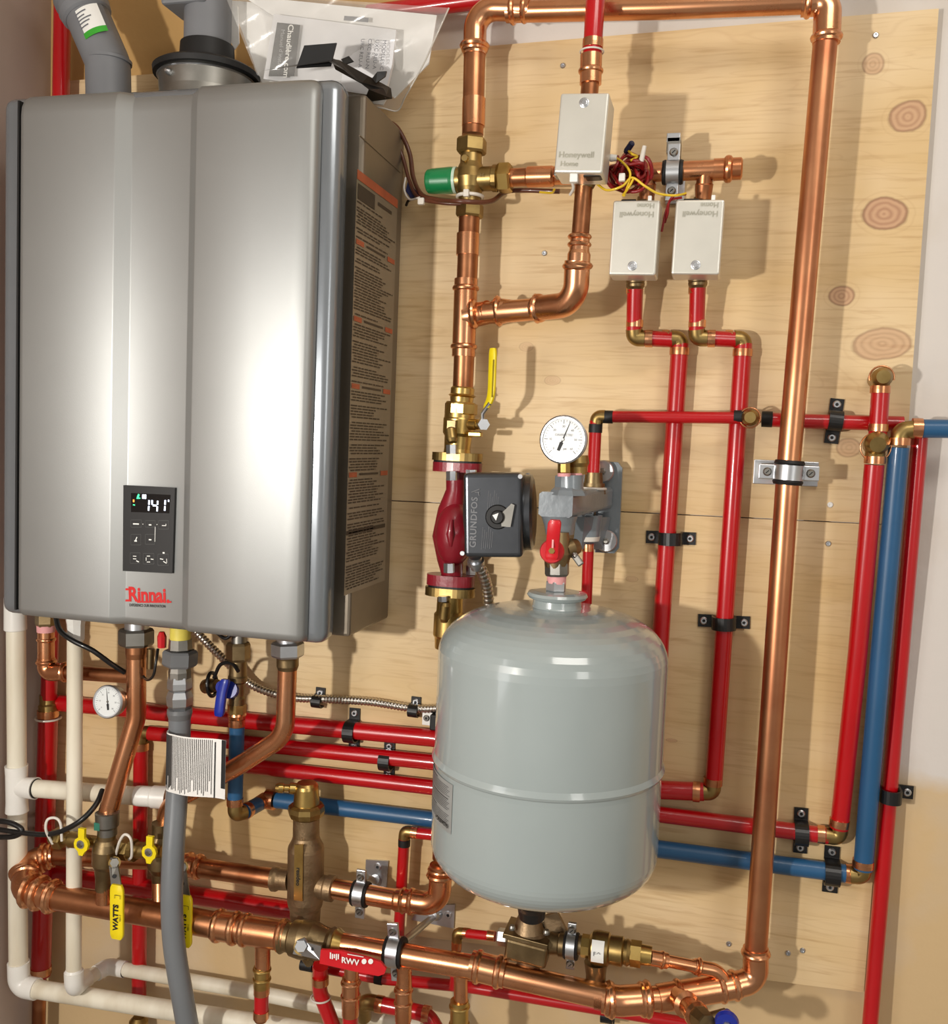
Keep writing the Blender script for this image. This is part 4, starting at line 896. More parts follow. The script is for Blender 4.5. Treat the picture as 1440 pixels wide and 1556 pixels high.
handle(BV, [(739, 620, PD + .036), (746, 600, PD + .04), (748, 560, PD + .04), (749, 529, PD + .04)], V((1, -.55, 0)), (.0062, .0022), yellow, label='yellow vinyl handle')
M().box(P(749, 575, PD + .044), .0012, .0006, .026, V((1, -.5, 0)), OUT).build('handle_slot', mat('dark_yellow', (150, 130, 10), .5), BV)
# ---- circulator pump
PU = thing('circulator_pump', P(690, 800, PD), 'maroon circulator pump with black motor box', 'pump')
def fl(ya_, yb_, wx, m, name, x=695):
    a, b = P(x, ya_, PD), P(x - .05 * (yb_ - ya_), yb_, PD); R1 = rp(wx, x, ya_, PD); R2 = R1 * .62; nn = 36; mb = M()
    ring_ = [V((R1 * math.copysign(abs(math.cos(t)) ** .75, math.cos(t)), R2 * math.copysign(abs(math.sin(t)) ** .9, math.sin(t)), 0)) for t in [2 * PI * i / nn for i in range(nn)]]
    mb.prism([a + q for q in ring_], b - a); return mb.build(name, m, PU, bevel=.001)
fl(688, 700, 78, brass, 'brass_flange'); fl(700, 703, 74, rubber, 'gasket_gap'); fl(703, 717, 76, red_cast, 'flange')
fl(873, 889, 74, red_cast, 'flange', 685); fl(889, 892, 70, rubber, 'gasket_gap', 685); fl(892, 905, 77, brass, 'brass_flange', 684)
nk = rp(31, 693, 730, PD)
M().tube([P(693, 712, PD), P(692, 745, PD), P(686, 775, PD), P(682, 815, PD + .004), P(684, 850, PD), P(688, 882, PD)], [nk, nk * .95, nk * 1.35, nk * 1.65, nk * 1.3, nk * .95], 24).build('casing_neck', red_cast, PU)
vc = P(690, 812, PD + .008)
mb = M(); n1, n2 = 18, 24; vs = []
for i in range(n1 + 1):
    th = PI * i / n1
    for j in range(n2):
        ph = 2 * PI * j / n2; vs.append(vc + V((.028 * math.sin(th) * math.cos(ph), -.030 * math.sin(th) * math.sin(ph), .047 * math.cos(th))))
mb.add(vs, [[i * n2 + j, i * n2 + (j + 1) % n2, (i + 1) * n2 + (j + 1) % n2, (i + 1) * n2 + j] for i in range(n1) for j in range(n2)], True)
mb.build('volute', red_cast, PU, 'bulging maroon casing')
M().rev(P(668, 812, PD + .03), P(718, 812, PD + .03), [(0, .02), (.3, .034), (.45, .045), (.55, .052), (1, .052)], 30).build('motor_flange', red_cast, PU) if False else None
M().tube([P(686, 790, PD + .034), P(684, 812, PD + .038), P(685, 830, PD + .034)], [.003, .006, .003], 12).build('casting_rib', red_cast, PU)
for (x, y, dx) in ((686, 723, -9), (716, 721, 0), (682, 863, 0), (716, 866, 0), (686, 683, 0)):
    if x == 716 and y > 800: dd = -.012
    else: dd = .030
    M().rev(P(x, y - 7, PD + dd), P(x, y + 7, PD + dd), [(0, .008), (1, .008)], 6, False).build('flange_bolt', steel, PU)
# motor: round housing lying along X behind the terminal box
mq = px([(705, 719, .185), (795, 719, .175), (795, 847, .175), (701, 847, .185)])
mc = (mq[0] + mq[1] + mq[2] + mq[3]) / 4; mX = (mq[1] - mq[0] + mq[2] - mq[3]).normalized(); mN = (UP.cross(mX)); mN = -mN if mN.y > 0 else mN
hw, hh = (mq[1] - mq[0]).length / 2, (mq[0] - mq[3]).length / 2
hd = .030
M().box(mc - mN * hd, hw, hd, hh, mX, mN, bev=.006, seg=4).build('terminal_box', pump_blk, PU, 'black terminal box cover')
mcd = mc - mN * .058
M().rev(mcd - mX * (hw * 1.1), mcd + mX * (hw * 1.28), [(0, .036), (.05, .046), (.85, .046), (.87, .052), (.97, .052), (1, .046)], 36).build('motor_housing', pump_blk, PU)
M().rev(mcd + mX * (hw * 1.28), mcd + mX * (hw * 1.32), [(0, .040), (1, .034)], 30).build('end_ring', bronze, PU)
tN = lambda x, y: mc + mX * ((P(x, y, .18) - mc).dot(mX)) + UP * ((P(x, y, .18) - mc).z) + mN * .0003
text(PU, 'GRUNDFOS', tN(721, 792), UP, -mX, .0085, mat('engraved_grey', (120, 122, 126), .4), 'embossed_name', bold=.02, spacing=1.1, ext=.0005)
mb = M()
for k in range(3):
    q = [tN(715 + k * 5, 748 - 2) + UP * 0, tN(727 + k * 0, 742 + k * 5)]
    mb.tube([a + mN * .0004 for a in q], .0007, 6)
mb.build('logo_stroke', bpy.data.materials['engraved_grey'], PU)['kind'] = 'stuff'
mb = M()
for k in range(6):
    a = tN(734 + k * 3, 834 - (k % 2) * 2); b = tN(734.8 + k * 3, 800 + (k % 3) * 4); mb.tube([a, b], .00035, 4)
    a = tN(740 + k * 3, 776); b = tN(740.8 + k * 3, 745 + (k % 3) * 5); mb.tube([a, b], .00025, 4)
mb.build('small_print', bpy.data.materials['engraved_grey'], PU)['kind'] = 'stuff'
kc_ = tN(756, 786)
M().rev(kc_ - mN * .002, kc_ + mN * .002, [(0, .0165), (.5, .0165), (1, .015)], 28).build('dial_recess', black, PU)
M().rev(kc_, kc_ + mN * .009, [(0, .0095), (.85, .009), (1, .0075)], 24).build('speed_knob', black, PU)
M().prism([kc_ + mN * .002 + mX * a + UP * b for a, b in ((.004, .004), (.018, .018), (.022, .016), (.018, -.013), (.006, -.012))], mN * .003).build('dial_plate', steel_dk, PU, 'metal dial plate')
M().prism([kc_ + mN * .0092 + mX * a + UP * b for a, b in ((-.006, .003), (.002, .006), (-.001, -.004))], mN * .0006).build('pointer', white, PU)
for x, y in ((787, 726), (706, 838)):
    M().rev(tN(x, y), tN(x, y) + mN * .002, [(0, .0034), (1, .003)], 14).build('cover_screw', steel, PU)
M().rev(P(722, 846, .13), P(724, 864, .12), [(0, .009), (.3, .009), (.3, .012), (.6, .012), (.65, .008), (1, .008)], 16).build('cable_connector', steel, PU)
# valve below the pump
LV = thing('ball_valve', P(684, 975, PD), 'brass ball valve under the pump, partly behind the tank', 'valve')
M().rev(P(684, 905, PD), P(680, 985, PD), [(0, bvr * .8), (.3, bvr * .82), (.35, bvr * .95), (.75, bvr * .95), (.8, bvr * .85), (1, bvr * .8)], 28).build('body', brass_bright, LV)
M().rev(P(677, 915, PD + .03), P(674, 945, PD + .026), [(0, .005), (.15, .008), (.8, .008), (1, .005)], 16).build('drain_port', brass, LV)
M().rev(P(673, 906, PD + .03), P(673, 914, PD + .03), [(0, .007), (1, .007)], 6, False).build('flange_bolt', steel, LV)
tpipe(LV, [(688, 980, PD), (671, 1305, PD)], rc * .95, copper_old, 'tail_pipe', label='copper tail behind the tank')
# ---- gauge, purge block and bracket
GD = .19
BR = thing('tank_bracket', P(915, 770, 0), 'grey cast bracket block with round washers holding gauge and red pipes', 'bracket')
pq = px([(909, 700, .012), (947, 703, .012), (941, 840, .012), (905, 838, .012)])
M().prism([v for v in [pq[0], pq[0].lerp(pq[1], .82), pq[1] - UP * .008, pq[2] + UP * .008, pq[3].lerp(pq[2], .82), pq[3]]], OUT * .012).build('wall_plate', cast_grey, BR, bevel=.003)
M().prism(px([(889, 712, .024), (905, 712, .024), (902, 832, .024), (884, 832, .024)]), OUT * .012).build('wall_plate', cast_grey, BR, bevel=.002)
for (x, y) in ((916, 716), (921, 822)):
    c = P(x, y, .03); M().rev(c, c + OUT * .004, [(0, .016), (.6, .016), (1, .0145)], 28).build('washer', steel, BR)
    M().rev(c + OUT * .004, c + OUT * .008, [(0, .005), (.7, .005), (1, .003)], 6, False).build('bolt', steel_dk, BR)
c = P(838, 768, GD); e_ = P(905, 768, .05)
ax = (P(918, 765, .08) - P(844, 768, GD)); ax.z = 0
fw = rp(52, 844, 768, GD); fh = rp(38, 844, 768, GD)
X_ = V((1, 0, 0)); A_ = P(844, 767, GD); B_ = V((A_.x + .032, -.03, A_.z + .004))
sq_ = [(-fw, -fh + .003), (-fw + .004, -fh), (fw - .004, -fh), (fw, -fh + .003), (fw, fh - .003), (fw - .004, fh), (-fw + .004, fh), (-fw, fh - .003)]
M().prism([A_ + X_ * a + UP * b for a, b in sq_], B_ - A_).build('arm', cast_grey, BR, 'thick cast arm toward the room', bevel=.003)
M().rev(P(863, 752, .175), P(864, 722, .175), [(0, .026), (.25, .022), (.4, .018), (.95, .018), (1, .016)], 8, False).build('top_socket', cast_grey, BR)
M().rev(P(866, 745, .175) , P(866, 722, .175), [(0, .0175), (1, .0175)], 20).build('socket_neck', cast_grey, BR)
M().rev(P(901, 750, .06), P(902, 718, .06), [(0, .018), (.5, .016), (.5, .0135), (1, .0125)], 20).build('brass_adapter', brass_dull, BR, 'brass adapter')
M().tube([P(899, 742, .075) + V((.019 * math.cos(a), .014 * math.sin(a), 0)) for a in [i * PI / 12 for i in range(25)]], 0.002, 8, caps=False).build('tape_ring', tie, BR)
M().rev(P(896, 782, .06), P(894, 816, .06), [(0, .018), (.7, .0165), (1, .016)], 24).build('lower_socket', cast_grey, BR)
M().rev(P(894, 815, .06), P(894, 822, .06), [(0, .0165), (1, .015)], 24).build('tape_ring', tie, BR, 'torn white tape')
M().prism([P(875, 785, .1), P(915, 785, .03), P(905, 834, .03), P(870, 834, .07)], RT * .012).build('web', cast_grey, BR)
M().rev(P(850, 784, .17), P(850, 812, .17), [(0, .024), (.5, .02), (1, .018)], 24).build('bottom_socket', cast_grey, BR)
def gauge(root, cpx, rr, nrm, fc, ang, tailk=.45, nums=8, label='round white dial'):
    c = V(cpx); N = V(nrm).normalized(); X = V((0, 0, 1)).cross(N).normalized(); X = -X if X.x < 0 else X; Z = N.cross(X); Z = -Z if Z.z < 0 else Z
    M().rev(c - N * .016, c + N * .002, [(0, rr * .8), (.15, rr * .93), (.8, rr * .95), (.85, rr * 1.0), (1, rr * .99)], 40).build('case', steel, root)
    M().rev(c + N * .001, c + N * .0045, [(0, rr * .99), (.4, rr * 1.02), (1, rr * .95), (1, rr * .88), (.3, rr * .87)], 40).build('bezel', steel, root)
    dial = M().rev(c + N * .0012, c + N * .0024, [(0, rr * .9), (1, rr * .885)], 40, False).build('dial', glass_m, root, label)
    mb = M()
    for k in range(31):
        a = math.radians(-135 + 270 * k / 30); u = X * math.sin(a) + Z * math.cos(a); s_ = u.cross(N)
        i0 = .66 if k % 5 == 0 else .74; wd = .010 if k % 5 == 0 else .005
        mb.add([c + N * .0026 + u * rr * q + s_ * rr * t for q, t in ((i0, -wd), (.82, -wd), (.82, wd), (i0, wd))], [[0, 1, 2, 3]])
    mb.build('tick_marks', ink, dial)['kind'] = 'stuff'
    for k in range(0, 7):
        a = math.radians(-135 + 45 * k)
        text(dial, str(k * 10 if k else 0), c + N * .0026 + (X * math.sin(a) + Z * math.cos(a)) * rr * .54, X, Z, rr * .09, greyink, 'numeral', ext=.0001)
    u = X * math.sin(ang) + Z * math.cos(ang); s_ = u.cross(N)
    M().add([c + N * .0032 + u * rr * q + s_ * rr * t for q, t in ((.8, -.006), (.8, .006), (-.12, .03), (-.14, .075), (-.5, .06), (-.5, -.06), (-.14, -.075), (-.12, -.03))], [[0, 1, 2, 7], [3, 4, 5, 6], [2, 3, 6, 7]]).build('needle', ink, dial)
    M().rev(c + N * .0030, c + N * .0042, [(0, rr * .07), (1, rr * .05)], 14).build('hub', steel_dk, dial)
    return X, Z, N
G1 = thing('pressure_gauge', P(856, 712, GD), 'larger round pressure gauge standing above the grey tank', 'gauge')
gn = V((-.12, -1, .05))
gX, gZ, gN = gauge(G1, P(856, 668, GD + .01), rp(73, 856, 668, GD + .01), gn, None, .36)
text(G1, 'CALEFACTIO', P(856, 661, GD + .014), gX, gZ, .0028, greyink, 'dial_name', ext=.0003)
text(G1, 'psi', P(858, 682, GD + .014), gX, gZ, .003, greyink, 'dial_unit', ext=.0003)
nut(G1, P(857, 702, GD), P(857, 720, GD), rp(20, 857, 710, GD), brass_bright, 'stem', n=8)
M().rev(P(857, 719, GD), P(857, 724, GD), [(0, .0085), (1, .0085)], 20).build('thread_tape', pinkt, G1)
M().rev(P(876, 692, .165), P(876, 721, .165), [(0, .015), (.4, .0165), (.6, .014), (1, .0135)], 20).build('air_vent', brass, G1, 'stout brass fitting behind the gauge')
M().rev(P(874, 719, .17), P(874, 724, .17), [(0, .011), (1, .011)], 20).build('thread_tape', pinkt, G1)
# red-handled tank valve
TV = thing('tank_valve', P(848, 875, .19), 'small valve with red lever and metal key above tank', 'valve')
M().rev(P(849, 808, .19), P(845, 862, .19), [(0, .013), (.3, .016), (.6, .018), (1, .015)], 20).build('body', brass_dull, TV)
M().rev(P(846, 852, .19), P(846, 875, .19), [(0, .0145), (.15, .016), (.85, .016), (1, .0145)], 8, False).build('hex', steel_dk, TV)
M().rev(P(846, 873, .19), P(845, 886, .19), [(0, .0125), (1, .0125)], 20).build('thread_tape', pinkt, TV, 'pink thread tape')
nut(TV, P(845, 882, .19), P(844, 899, .19), rp(32, 845, 890, .19), steel, 'nut')
M().rev(P(839, 838, .205), P(838, 838, .22), [(0, .0155), (.6, .0155), (1, .014)], 26).build('lever_boss', redh, TV)
handle(TV, [(838, 850, .224), (839, 836, .226), (841, 810, .235), (843, 790, .238)], RT, (.0082, .003), redh, 'lever', 'red lever')
M().box(P(840, 818, .2345), .0011, .0006, .012, RT, OUT).build('lever_ridge', pinkt, TV)
M().rev(P(838, 837, .226), P(838, 837, .231), [(0, .0045), (1, .004)], 6, False).build('lever_screw', brass_bright, TV)
M().rev(P(857, 836, .19), P(876, 830, .175), [(0, .011), (.5, .013), (1, .010)], 18).build('drain_port', brass_dull, TV)
M().box(P(877, 850, .19), .0045, .002, .009, V((1, 0, .8)), OUT, bev=.0018).build('key', steel_dk, TV, 'dull metal key')
M().tube([P(868, 838, .19), P(875, 846, .192)], .003, 8).build('key_stem', steel_dk, TV)
# ================================================================ EXPANSION TANK
TD = .19
tx = (P(664, 1100, TD).x + P(1015, 1100, TD).x) / 2
tr_ = (P(1012, 1100, TD).x - P(663, 1100, TD).x) / 2 * .98
TK = thing('expansion_tank', (tx, -TD, P(830, 1380, TD).z), 'big grey enamelled expansion tank with welded seam and label', 'tank')
zt1, zsh, zse, zbl, zb1 = P(843, 922, TD).z, P(843, 1000, TD).z, P(835, 1152, TD).z, P(828, 1278, TD).z, P(825, 1333, TD).z
prof = []
def zz(z): return (z - zt1) / (zb1 - zt1)
N_ = 14
for i in range(N_ + 1):
    a = PI / 2 * i / N_; k = math.sin(a) ** .82; q = 1 - math.cos(a) ** 1.0
    prof.append((zz(zt1 + (zsh - zt1) * (1 - math.cos(a) ** .9)), .03 + (tr_ - .03) * math.sin(a) ** .85))
for z, k in ((zse + .012, 1.0), (zse + .008, 1.0), (zse + .004, 1.012), (zse + .001, 1.02), (zse - .002, 1.012), (zse - .004, 1.0), (zse - .01, .998)): prof.append((zz(z), tr_ * k))
for i in range(N_ + 1):
    a = PI / 2 * i / N_
    prof.append((zz(zbl + (zb1 - zbl) * math.sin(a)), .02 + (tr_ - .02) * math.cos(a) ** .6 if i < N_ else .02))
base_t = V((tx, -TD, 0))
M().rev(base_t + UP * zt1, base_t + UP * zb1, prof, 72).build('shell', tank_m, TK)
nx = P(843, 912, TD); nr = rp(84, 843, 912, TD)
M().rev(V((tx + .003, -TD, P(843, 898, TD).z)), V((tx + .003, -TD, P(843, 935, TD).z)), [(0, nr * .8), (.05, nr * 1.05), (.16, nr * 1.1), (.28, nr * 1.02), (.36, nr * .86), (.6, nr * .88), (1, nr * 1.1)], 40).build('neck_collar', tank_m, TK, 'flared neck ring')
def tl(a, z, e=.0006): return base_t + V((math.sin(a), -math.cos(a), 0)) * (tr_ + e) + UP * z
la0, la1 = math.radians(-84), math.radians(-40)
lz1, lz0 = zse - .010, zse - .072
lb = M().sheet([[tl(la0 + (la1 - la0) * i / 14, z) for i in range(15)] for z in (lz0, lz1)]).build('label', mat('tank_label_film', (150, 152, 150), .35), TK, 'printed tank label')
mb = M()
for k in range(22):
    zq = lz1 - .004 - k * .0022 - (.002 if k > 6 else 0) - (.002 if k > 13 else 0)
    hh_ = .0011 if k in (0, 7, 14) else .00055
    e1 = la1 - .04 - (.25 if k in (0, 14) else .02 * (k % 3))
    mb.sheet([[tl(la0 + (e1 - la0) * i / 10, z, .0010) for i in range(11)] for z in (zq, zq + hh_)])
mb.build('label_print', ink, lb)['kind'] = 'stuff'
cA = (la1 + math.radians(-58)) / 2; ctr = tl(cA, lz0 + .008, .0012)
text(lb, '+CALEFACTIO', ctr, V((math.cos(cA), math.sin(cA), 0)), UP, .0052, ink, 'label_name', bold=.03, ext=.0002, wscale=.8)
M().rev(P(808, 1368, .16), P(808, 1392, .155), [(0, .024), (.4, .02), (1, .018)], 24).build('bottom_nipple', black, TK, 'black bottom nipple')
# ================================================================ CREAM DRAIN PIPES, LOWER LEFT
def pvc_elbow(root, a, c, b, r, name='elbow', label='white elbow', R=None):
    a, c, b = V(a), V(c), V(b)
    mb = M().tube(fillet([a, c, b], R or r * 1.3, 10), r * 1.16, 26)
    return mb.build(name, pvc_fit, root, label)
WD = .10
rw = rp(28, 25, 1100, WD)
W1 = thing('drain_pipe', P(30, 1480, WD), 'wider cream plastic pipe in the left corner with tee and elbow', 'plastic pipe')
M().tube([P(24, 915, WD), P(28, 1478, WD)], rw, 26).build('pipe', pvc, W1)
M().rev(P(23, 908, WD), P(23.5, 958, WD), [(0, rw * 1.12), (.97, rw * 1.16), (1, rw * 1.05)], 28).build('coupling', pvc_fit, W1, 'white coupling')
M().rev(P(25, 1163, WD), P(26, 1233, WD), [(0, rw * 1.05), (0, rw * 1.2), (.2, rw * 1.14), (.8, rw * 1.14), (1, rw * 1.2), (1, rw * 1.05)], 28).build('tee', pvc_fit, W1, 'white tee')
M().rev(P(25, 1196, WD), P(55, 1198, WD), [(0, rw * 1.0), (.6, rw * 1.12), (1, rw * 1.18), (1, rw * 1.05)], 28).build('tee_branch', pvc_fit, W1)
M().rev(P(54, 1198, WD), P(56, 1198, WD), [(0, rw * 1.08), (1, rw * 1.04)], 24).build('joint_line', dark_line, W1)
M().tube([P(40, 1197, WD), P(255, 1213, WD - .015)], rw * .96, 26).build('branch_pipe', pvc, W1)
M().rev(P(206, 1209, WD), P(254, 1212, WD - .01), [(0, rw * 1.0), (.1, rw * 1.06), (.5, rw * 1.06), (.55, rw * 1.16), (1, rw * 1.18)], 28).build('end_fitting', pvc_fit, W1, 'white end fitting')
pvc_elbow(W1, P(28, 1462, WD), P(29, 1498, WD), P(56, 1503, WD), rw)
M().rev(P(53, 1502, WD), P(55, 1502.5, WD), [(0, rw * 1.06), (1, rw * 1.04)], 24).build('joint_line', dark_line, W1)
M().tube([P(50, 1502, WD), P(430, 1562, WD), P(560, 1583, WD)], rw * .98, 26).build('lower_pipe', pvc, W1)
WE = .13
rn = rp(23, 113, 1100, WE)
W2 = thing('drain_pipe', P(112, 1480, WE), 'narrower cream plastic pipe hanging under the heater left of copper', 'plastic pipe')
M().tube([P(114, 945, WE), P(112, 1480, WE)], rn, 26).build('pipe', pvc, W2)
M().rev(P(115, 912, WE), P(115, 974, WE), [(0, rn * 1.25), (.5, rn * 1.25), (.6, rn * 1.15), (.95, rn * 1.12), (1, rn)], 8, False).build('adapter', pvc_fit, W2, 'pale threaded adapter')
M().rev(P(112, 1472, WE), P(112, 1478, WE), [(0, rn * 1.0), (.5, rn * 1.12), (1, rn * 1.2)], 26).build('socket', pvc_fit, W2)
pvc_elbow(W2, P(112, 1476, WE), P(113, 1500, WE), P(132, 1486, .06), rn * 1.08)
M().tube([P(122, 1494, .085), P(156, 1472, .035)], rn * .98, 24).build('offset_pipe', pvc, W2)
pvc_elbow(W2, P(146, 1479, .05), P(163, 1468, .028), P(190, 1473, .028), rn * .98)
M().rev(P(187, 1473, .028), P(190, 1473, .028), [(0, rn * 1.1), (1, rn * 1.04)], 24).build('joint_line', dark_line, W2)
M().tube([P(184, 1472, .028), P(390, 1508, .028), P(640, 1560, .028)], rn * .97, 24).build('lower_pipe', pvc, W2)
# ================================================================ COPPER UNDER THE HEATER
def hexnut(root, a, b, w, m, name='nut'): return nut(root, P(*a), P(*b), rp(w, *a), m, name)
HDp = .10
A1 = thing('copper_pipe', P(70, 1000, HDp), 'left copper stub with pressed elbow feeding the sloping copper leg', 'copper pipe')
r1 = rp(21, 70, 1000, HDp)
hexnut(A1, (70, 918, HDp), (70, 951, HDp), 32, brass_dull, 'threaded_adapter')
M().rev(P(70, 950, HDp), P(70, 960, HDp), [(0, r1 * 1.3), (1, r1 * 1.25)], 20).build('thread_tape', pinkt, A1)
coupling(A1, P(70, 958, HDp), P(70, 1004, HDp), r1 * 1.05, copper, 'adapter', beads=(.3,))
elbow(A1, P(70, 1000, HDp), P(71, 1022, HDp), P(104, 1021, HDp), r1 * 1.12, copper, R=r1 * 1.5, label='copper elbow')
tpipe(A1, [(95, 1021, HDp), (198, 1028, HDp)], r1, copper_old)
A2 = thing('copper_pipe', P(165, 1240, .14), 'copper leg under centre of heater sloping down to the left valve', 'copper pipe')
r2 = rp(29, 207, 1030, .13)
M().rev(P(208, 925, .13), P(208, 958, .13), [(0, r2 * 1.25), (1, r2 * 1.25)], 24).build('threaded_nipple', steel, A2)
hexnut(A2, (207, 955, .13), (207, 981, .13), 52, steel_dk, 'union_nut')
M().rev(P(207, 980, .13), P(207, 1000, .13), [(0, r2 * 1.12), (.6, r2 * 1.1), (1, r2)], 24).build('ferrule', copper_old, A2)
M().tube(fillet(px([(207, 985, .13), (207, 1090, .13), (161, 1245, .15)]), .06, 10), r2, 26).build('pipe', copper, A2)
M().rev(P(200, 1057, .13), P(182, 1063, .145), [(0, .007), (.4, .0085), (1, .006)], 16).build('gauge_port', copper, A2)
TG = thing('temperature_gauge', P(166, 1066, .15), 'small round thermometer dial on the sloping copper leg', 'gauge')
gauge(TG, P(165, 1066, .155), rp(50, 165, 1066, .155), V((.02, -1, .15)), None, -.2)
# gas line
GG = thing('gas_hose', P(270, 1300, .15), 'grey coated gas hose with union fittings and paper tag', 'gas hose')
gd = .15
M().rev(P(274, 938, gd), P(274, 973, gd), [(0, rp(30, 274, 965, gd)), (1, rp(31, 274, 965, gd))], 24).build('dust_cap', mat('pale_yellow', (226, 208, 90), .5), GG, 'pale yellow collar')
M().rev(P(274, 971, gd), P(274, 990, gd), [(0, rp(34, 274, 980, gd)), (.8, rp(36, 274, 980, gd)), (1, rp(30, 274, 980, gd))], 8, False).build('union_top', steel_dk, GG)
hexnut(GG, (274, 988, gd), (273, 1012, gd), 52, grey_pipe, 'union_nut')
M().rev(P(273, 1011, gd), P(273, 1030, gd), [(0, rp(30, 274, 980, gd)), (.5, rp(34, 274, 980, gd)), (1, rp(34, 274, 980, gd))], 8, False).build('bushing', steel_dk, GG)
M().rev(P(273, 1028, gd), P(273, 1050, gd), [(0, rp(34, 274, 980, gd)), (.4, rp(37, 274, 980, gd)), (.8, rp(37, 274, 980, gd)), (1, rp(30, 274, 980, gd))], 6, False).build('fitting', steel, GG)
M().rev(P(273, 1050, gd), P(273, 1080, gd), [(0, rp(34, 274, 980, gd)), (.3, rp(40, 274, 980, gd)), (.7, rp(38, 274, 980, gd)), (1, rp(28, 274, 980, gd))], 6, False).build('fitting', steel, GG)
M().rev(P(273, 1077, gd), P(273, 1092, gd), [(0, rp(30, 274, 980, gd)), (0, rp(37, 274, 980, gd)), (.4, rp(38, 274, 980, gd)), (1, rp(33, 274, 980, gd))], 26).build('collar', grey_pipe, GG)
rg = rp(33, 268, 1250, .17)
M().tube(smooth(px([(273, 1086, gd), (272, 1150, gd), (268, 1220, .16), (263, 1300, .175), (261, 1370, .185), (265, 1440, .185), (278, 1520, .18), (292, 1600, .17)]), 10), [rg] * 71, 28).build('hose', mat('hose_grey', (112, 116, 120), .35, coat=.35, var=.04, scale=8), GG)
# tag wrapped round the hose
c_ = P(271, 1150, .163); z_a, z_b = P(272, 1106, gd).z, P(272, 1193, gd).z
path = []
for i in range(9):
    a = math.radians(-100 + 100 * i / 8); path.append(V((c_.x + (rg + .001) * math.sin(a), c_.y - (rg + .001) * math.cos(a), 0)))
lx = P(357, 1150, gd).x; fy = c_.y - rg - .001
for i in range(1, 13):
    t = i / 12; path.append(V((c_.x + (lx - c_.x) * t, fy - .004 * math.sin(t * 5.5), 0)))
tg_ = M().sheet([[p + UP * z for p in path] for z in (z_b, z_a)])
tg_ = tg_.build('paper_tag', paper, GG, 'white printed paper tag')
mb = M(); n_p = len(path)
def along_path(t):
    q = t * (n_p - 1); i = min(int(q), n_p - 2); return path[i].lerp(path[i + 1], q - i)
for k in range(38):
    t = .12 + .74 * k / 38; h_ = random.uniform(.86, .96) if k % 9 else .7
    za = z_a - .002; zb_ = za - (z_a - z_b) * h_
    p = along_path(t) + OUT * .0008; mb.add([p + UP * za, p + RT * .00085 + UP * za, p + RT * .00085 + UP * zb_, p + UP * zb_], [[0, 1, 2, 3]])
mb.build('tag_print', lbl_ink, tg_)['kind'] = 'stuff'
mb = M()
for (t0, t1, f0, f1) in ((.872, .885, .05, 1.0), (.95, 1.0, .0, .82)):
    p, q = along_path(t0) + OUT * .0009, along_path(t1) + OUT * .0009
    mb.add([p + UP * (z_a - (z_a - z_b) * f0), q + UP * (z_a - (z_a - z_b) * f0), q + UP * (z_a - (z_a - z_b) * f1), p + UP * (z_a - (z_a - z_b) * f1)], [[0, 1, 2, 3]])
mb.build('tag_border', ink, tg_)['kind'] = 'stuff'
# grommet of a black cable at the gas inlet
RV = thing('valve_cap', P(247, 972, .14), 'tiny red cap with black strap beside the gas inlet', 'cap')
M().rev(P(246, 960, .14), P(246, 984, .14), [(0, .004), (.3, .007), (1, .0065)], 8, False).build('cap', redh, RV)
M().tube(smooth(px([(240, 986, .14), (237, 1005, .15), (233, 1026, .15), (224, 1033, .14), (216, 1024, .13), (217, 1006, .13)])), .0022, 8).build('strap', wire_blk, RV)
M().rev(P(229, 986, .13), P(228, 1016, .13), [(0, .006), (1, .0055)], 12).build('port', brass_dull, RV)
# blue-handled valve
BVv = thing('ball_valve', P(360, 1095, .10), 'small brass valve with blue tee handle under the heater', 'valve')
M().rev(P(363, 930, .10), P(363, 978, .10), [(0, .010), (1, .012)], 18).build('nipple', steel_dk, BVv)
hexnut(BVv, (362, 976, .10), (362, 1004, .10), 36, brass_dull, 'union_nut')
rv_ = rp(28, 362, 1020, .10)
M().rev(P(362, 1002, .10), P(360, 1080, .10), [(0, rv_ * .9), (.3, rv_ * .95), (.33, rv_ * 1.05), (.42, rv_ * 1.05), (.46, rv_ * .8), (.7, rv_ * .75), (.75, rv_ * .9), (1, rv_ * .85)], 24).build('body', brass_dull, BVv)
M().rev(P(360, 1070, .10), P(360, 1084, .10), [(0, rv_ * 1.0), (1, rv_ * 1.0)], 8, False).build('hex', brass, BVv)
M().rev(P(360, 1083, .10), P(360, 1092, .10), [(0, rv_ * .95), (.4, rv_ * 1.0), (1, rv_ * .9)], 24).build('collar', copper, BVv)
M().rev(P(350, 1043, .10), P(335, 1044, .125), [(0, .007), (1, .009)], 16).build('stem', blueh, BVv)
handle(BVv, [(343, 1032, .13), (338, 1050, .132), (335, 1068, .134), (333, 1088, .135)], RT, (.0075, .004), blueh, 'lever', 'blue lever')
M().rev(P(350, 1048, .11), P(347, 1048, .12), [(0, .014), (1, .013)], 22).build('handle_hub', blueh, BVv)
M().rev(P(312, 1043, .09), P(330, 1041, .10), [(0, .011), (.3, .012), (1, .009)], 18).build('drain_port', brass_dull, BVv)
M().tube([P(322, 1040, .095) + V((-.002 * math.sin(a), -.014 * math.cos(a), .018 * math.sin(a))) for a in [i * PI / 12 for i in range(25)]], .003, 8, caps=False).build('cap_strap', wire_blk, BVv)
M().tube(smooth(px([(325, 1030, .1), (335, 1010, .105), (352, 1008, .11), (362, 1020, .12)])), .003, 8).build('cap_strap', wire_blk, BVv)
M().tube(smooth(px([(330, 962, .12), (342, 970, .125), (352, 964, .125)])), .0028, 8).build('loop', wire_blk, BVv)
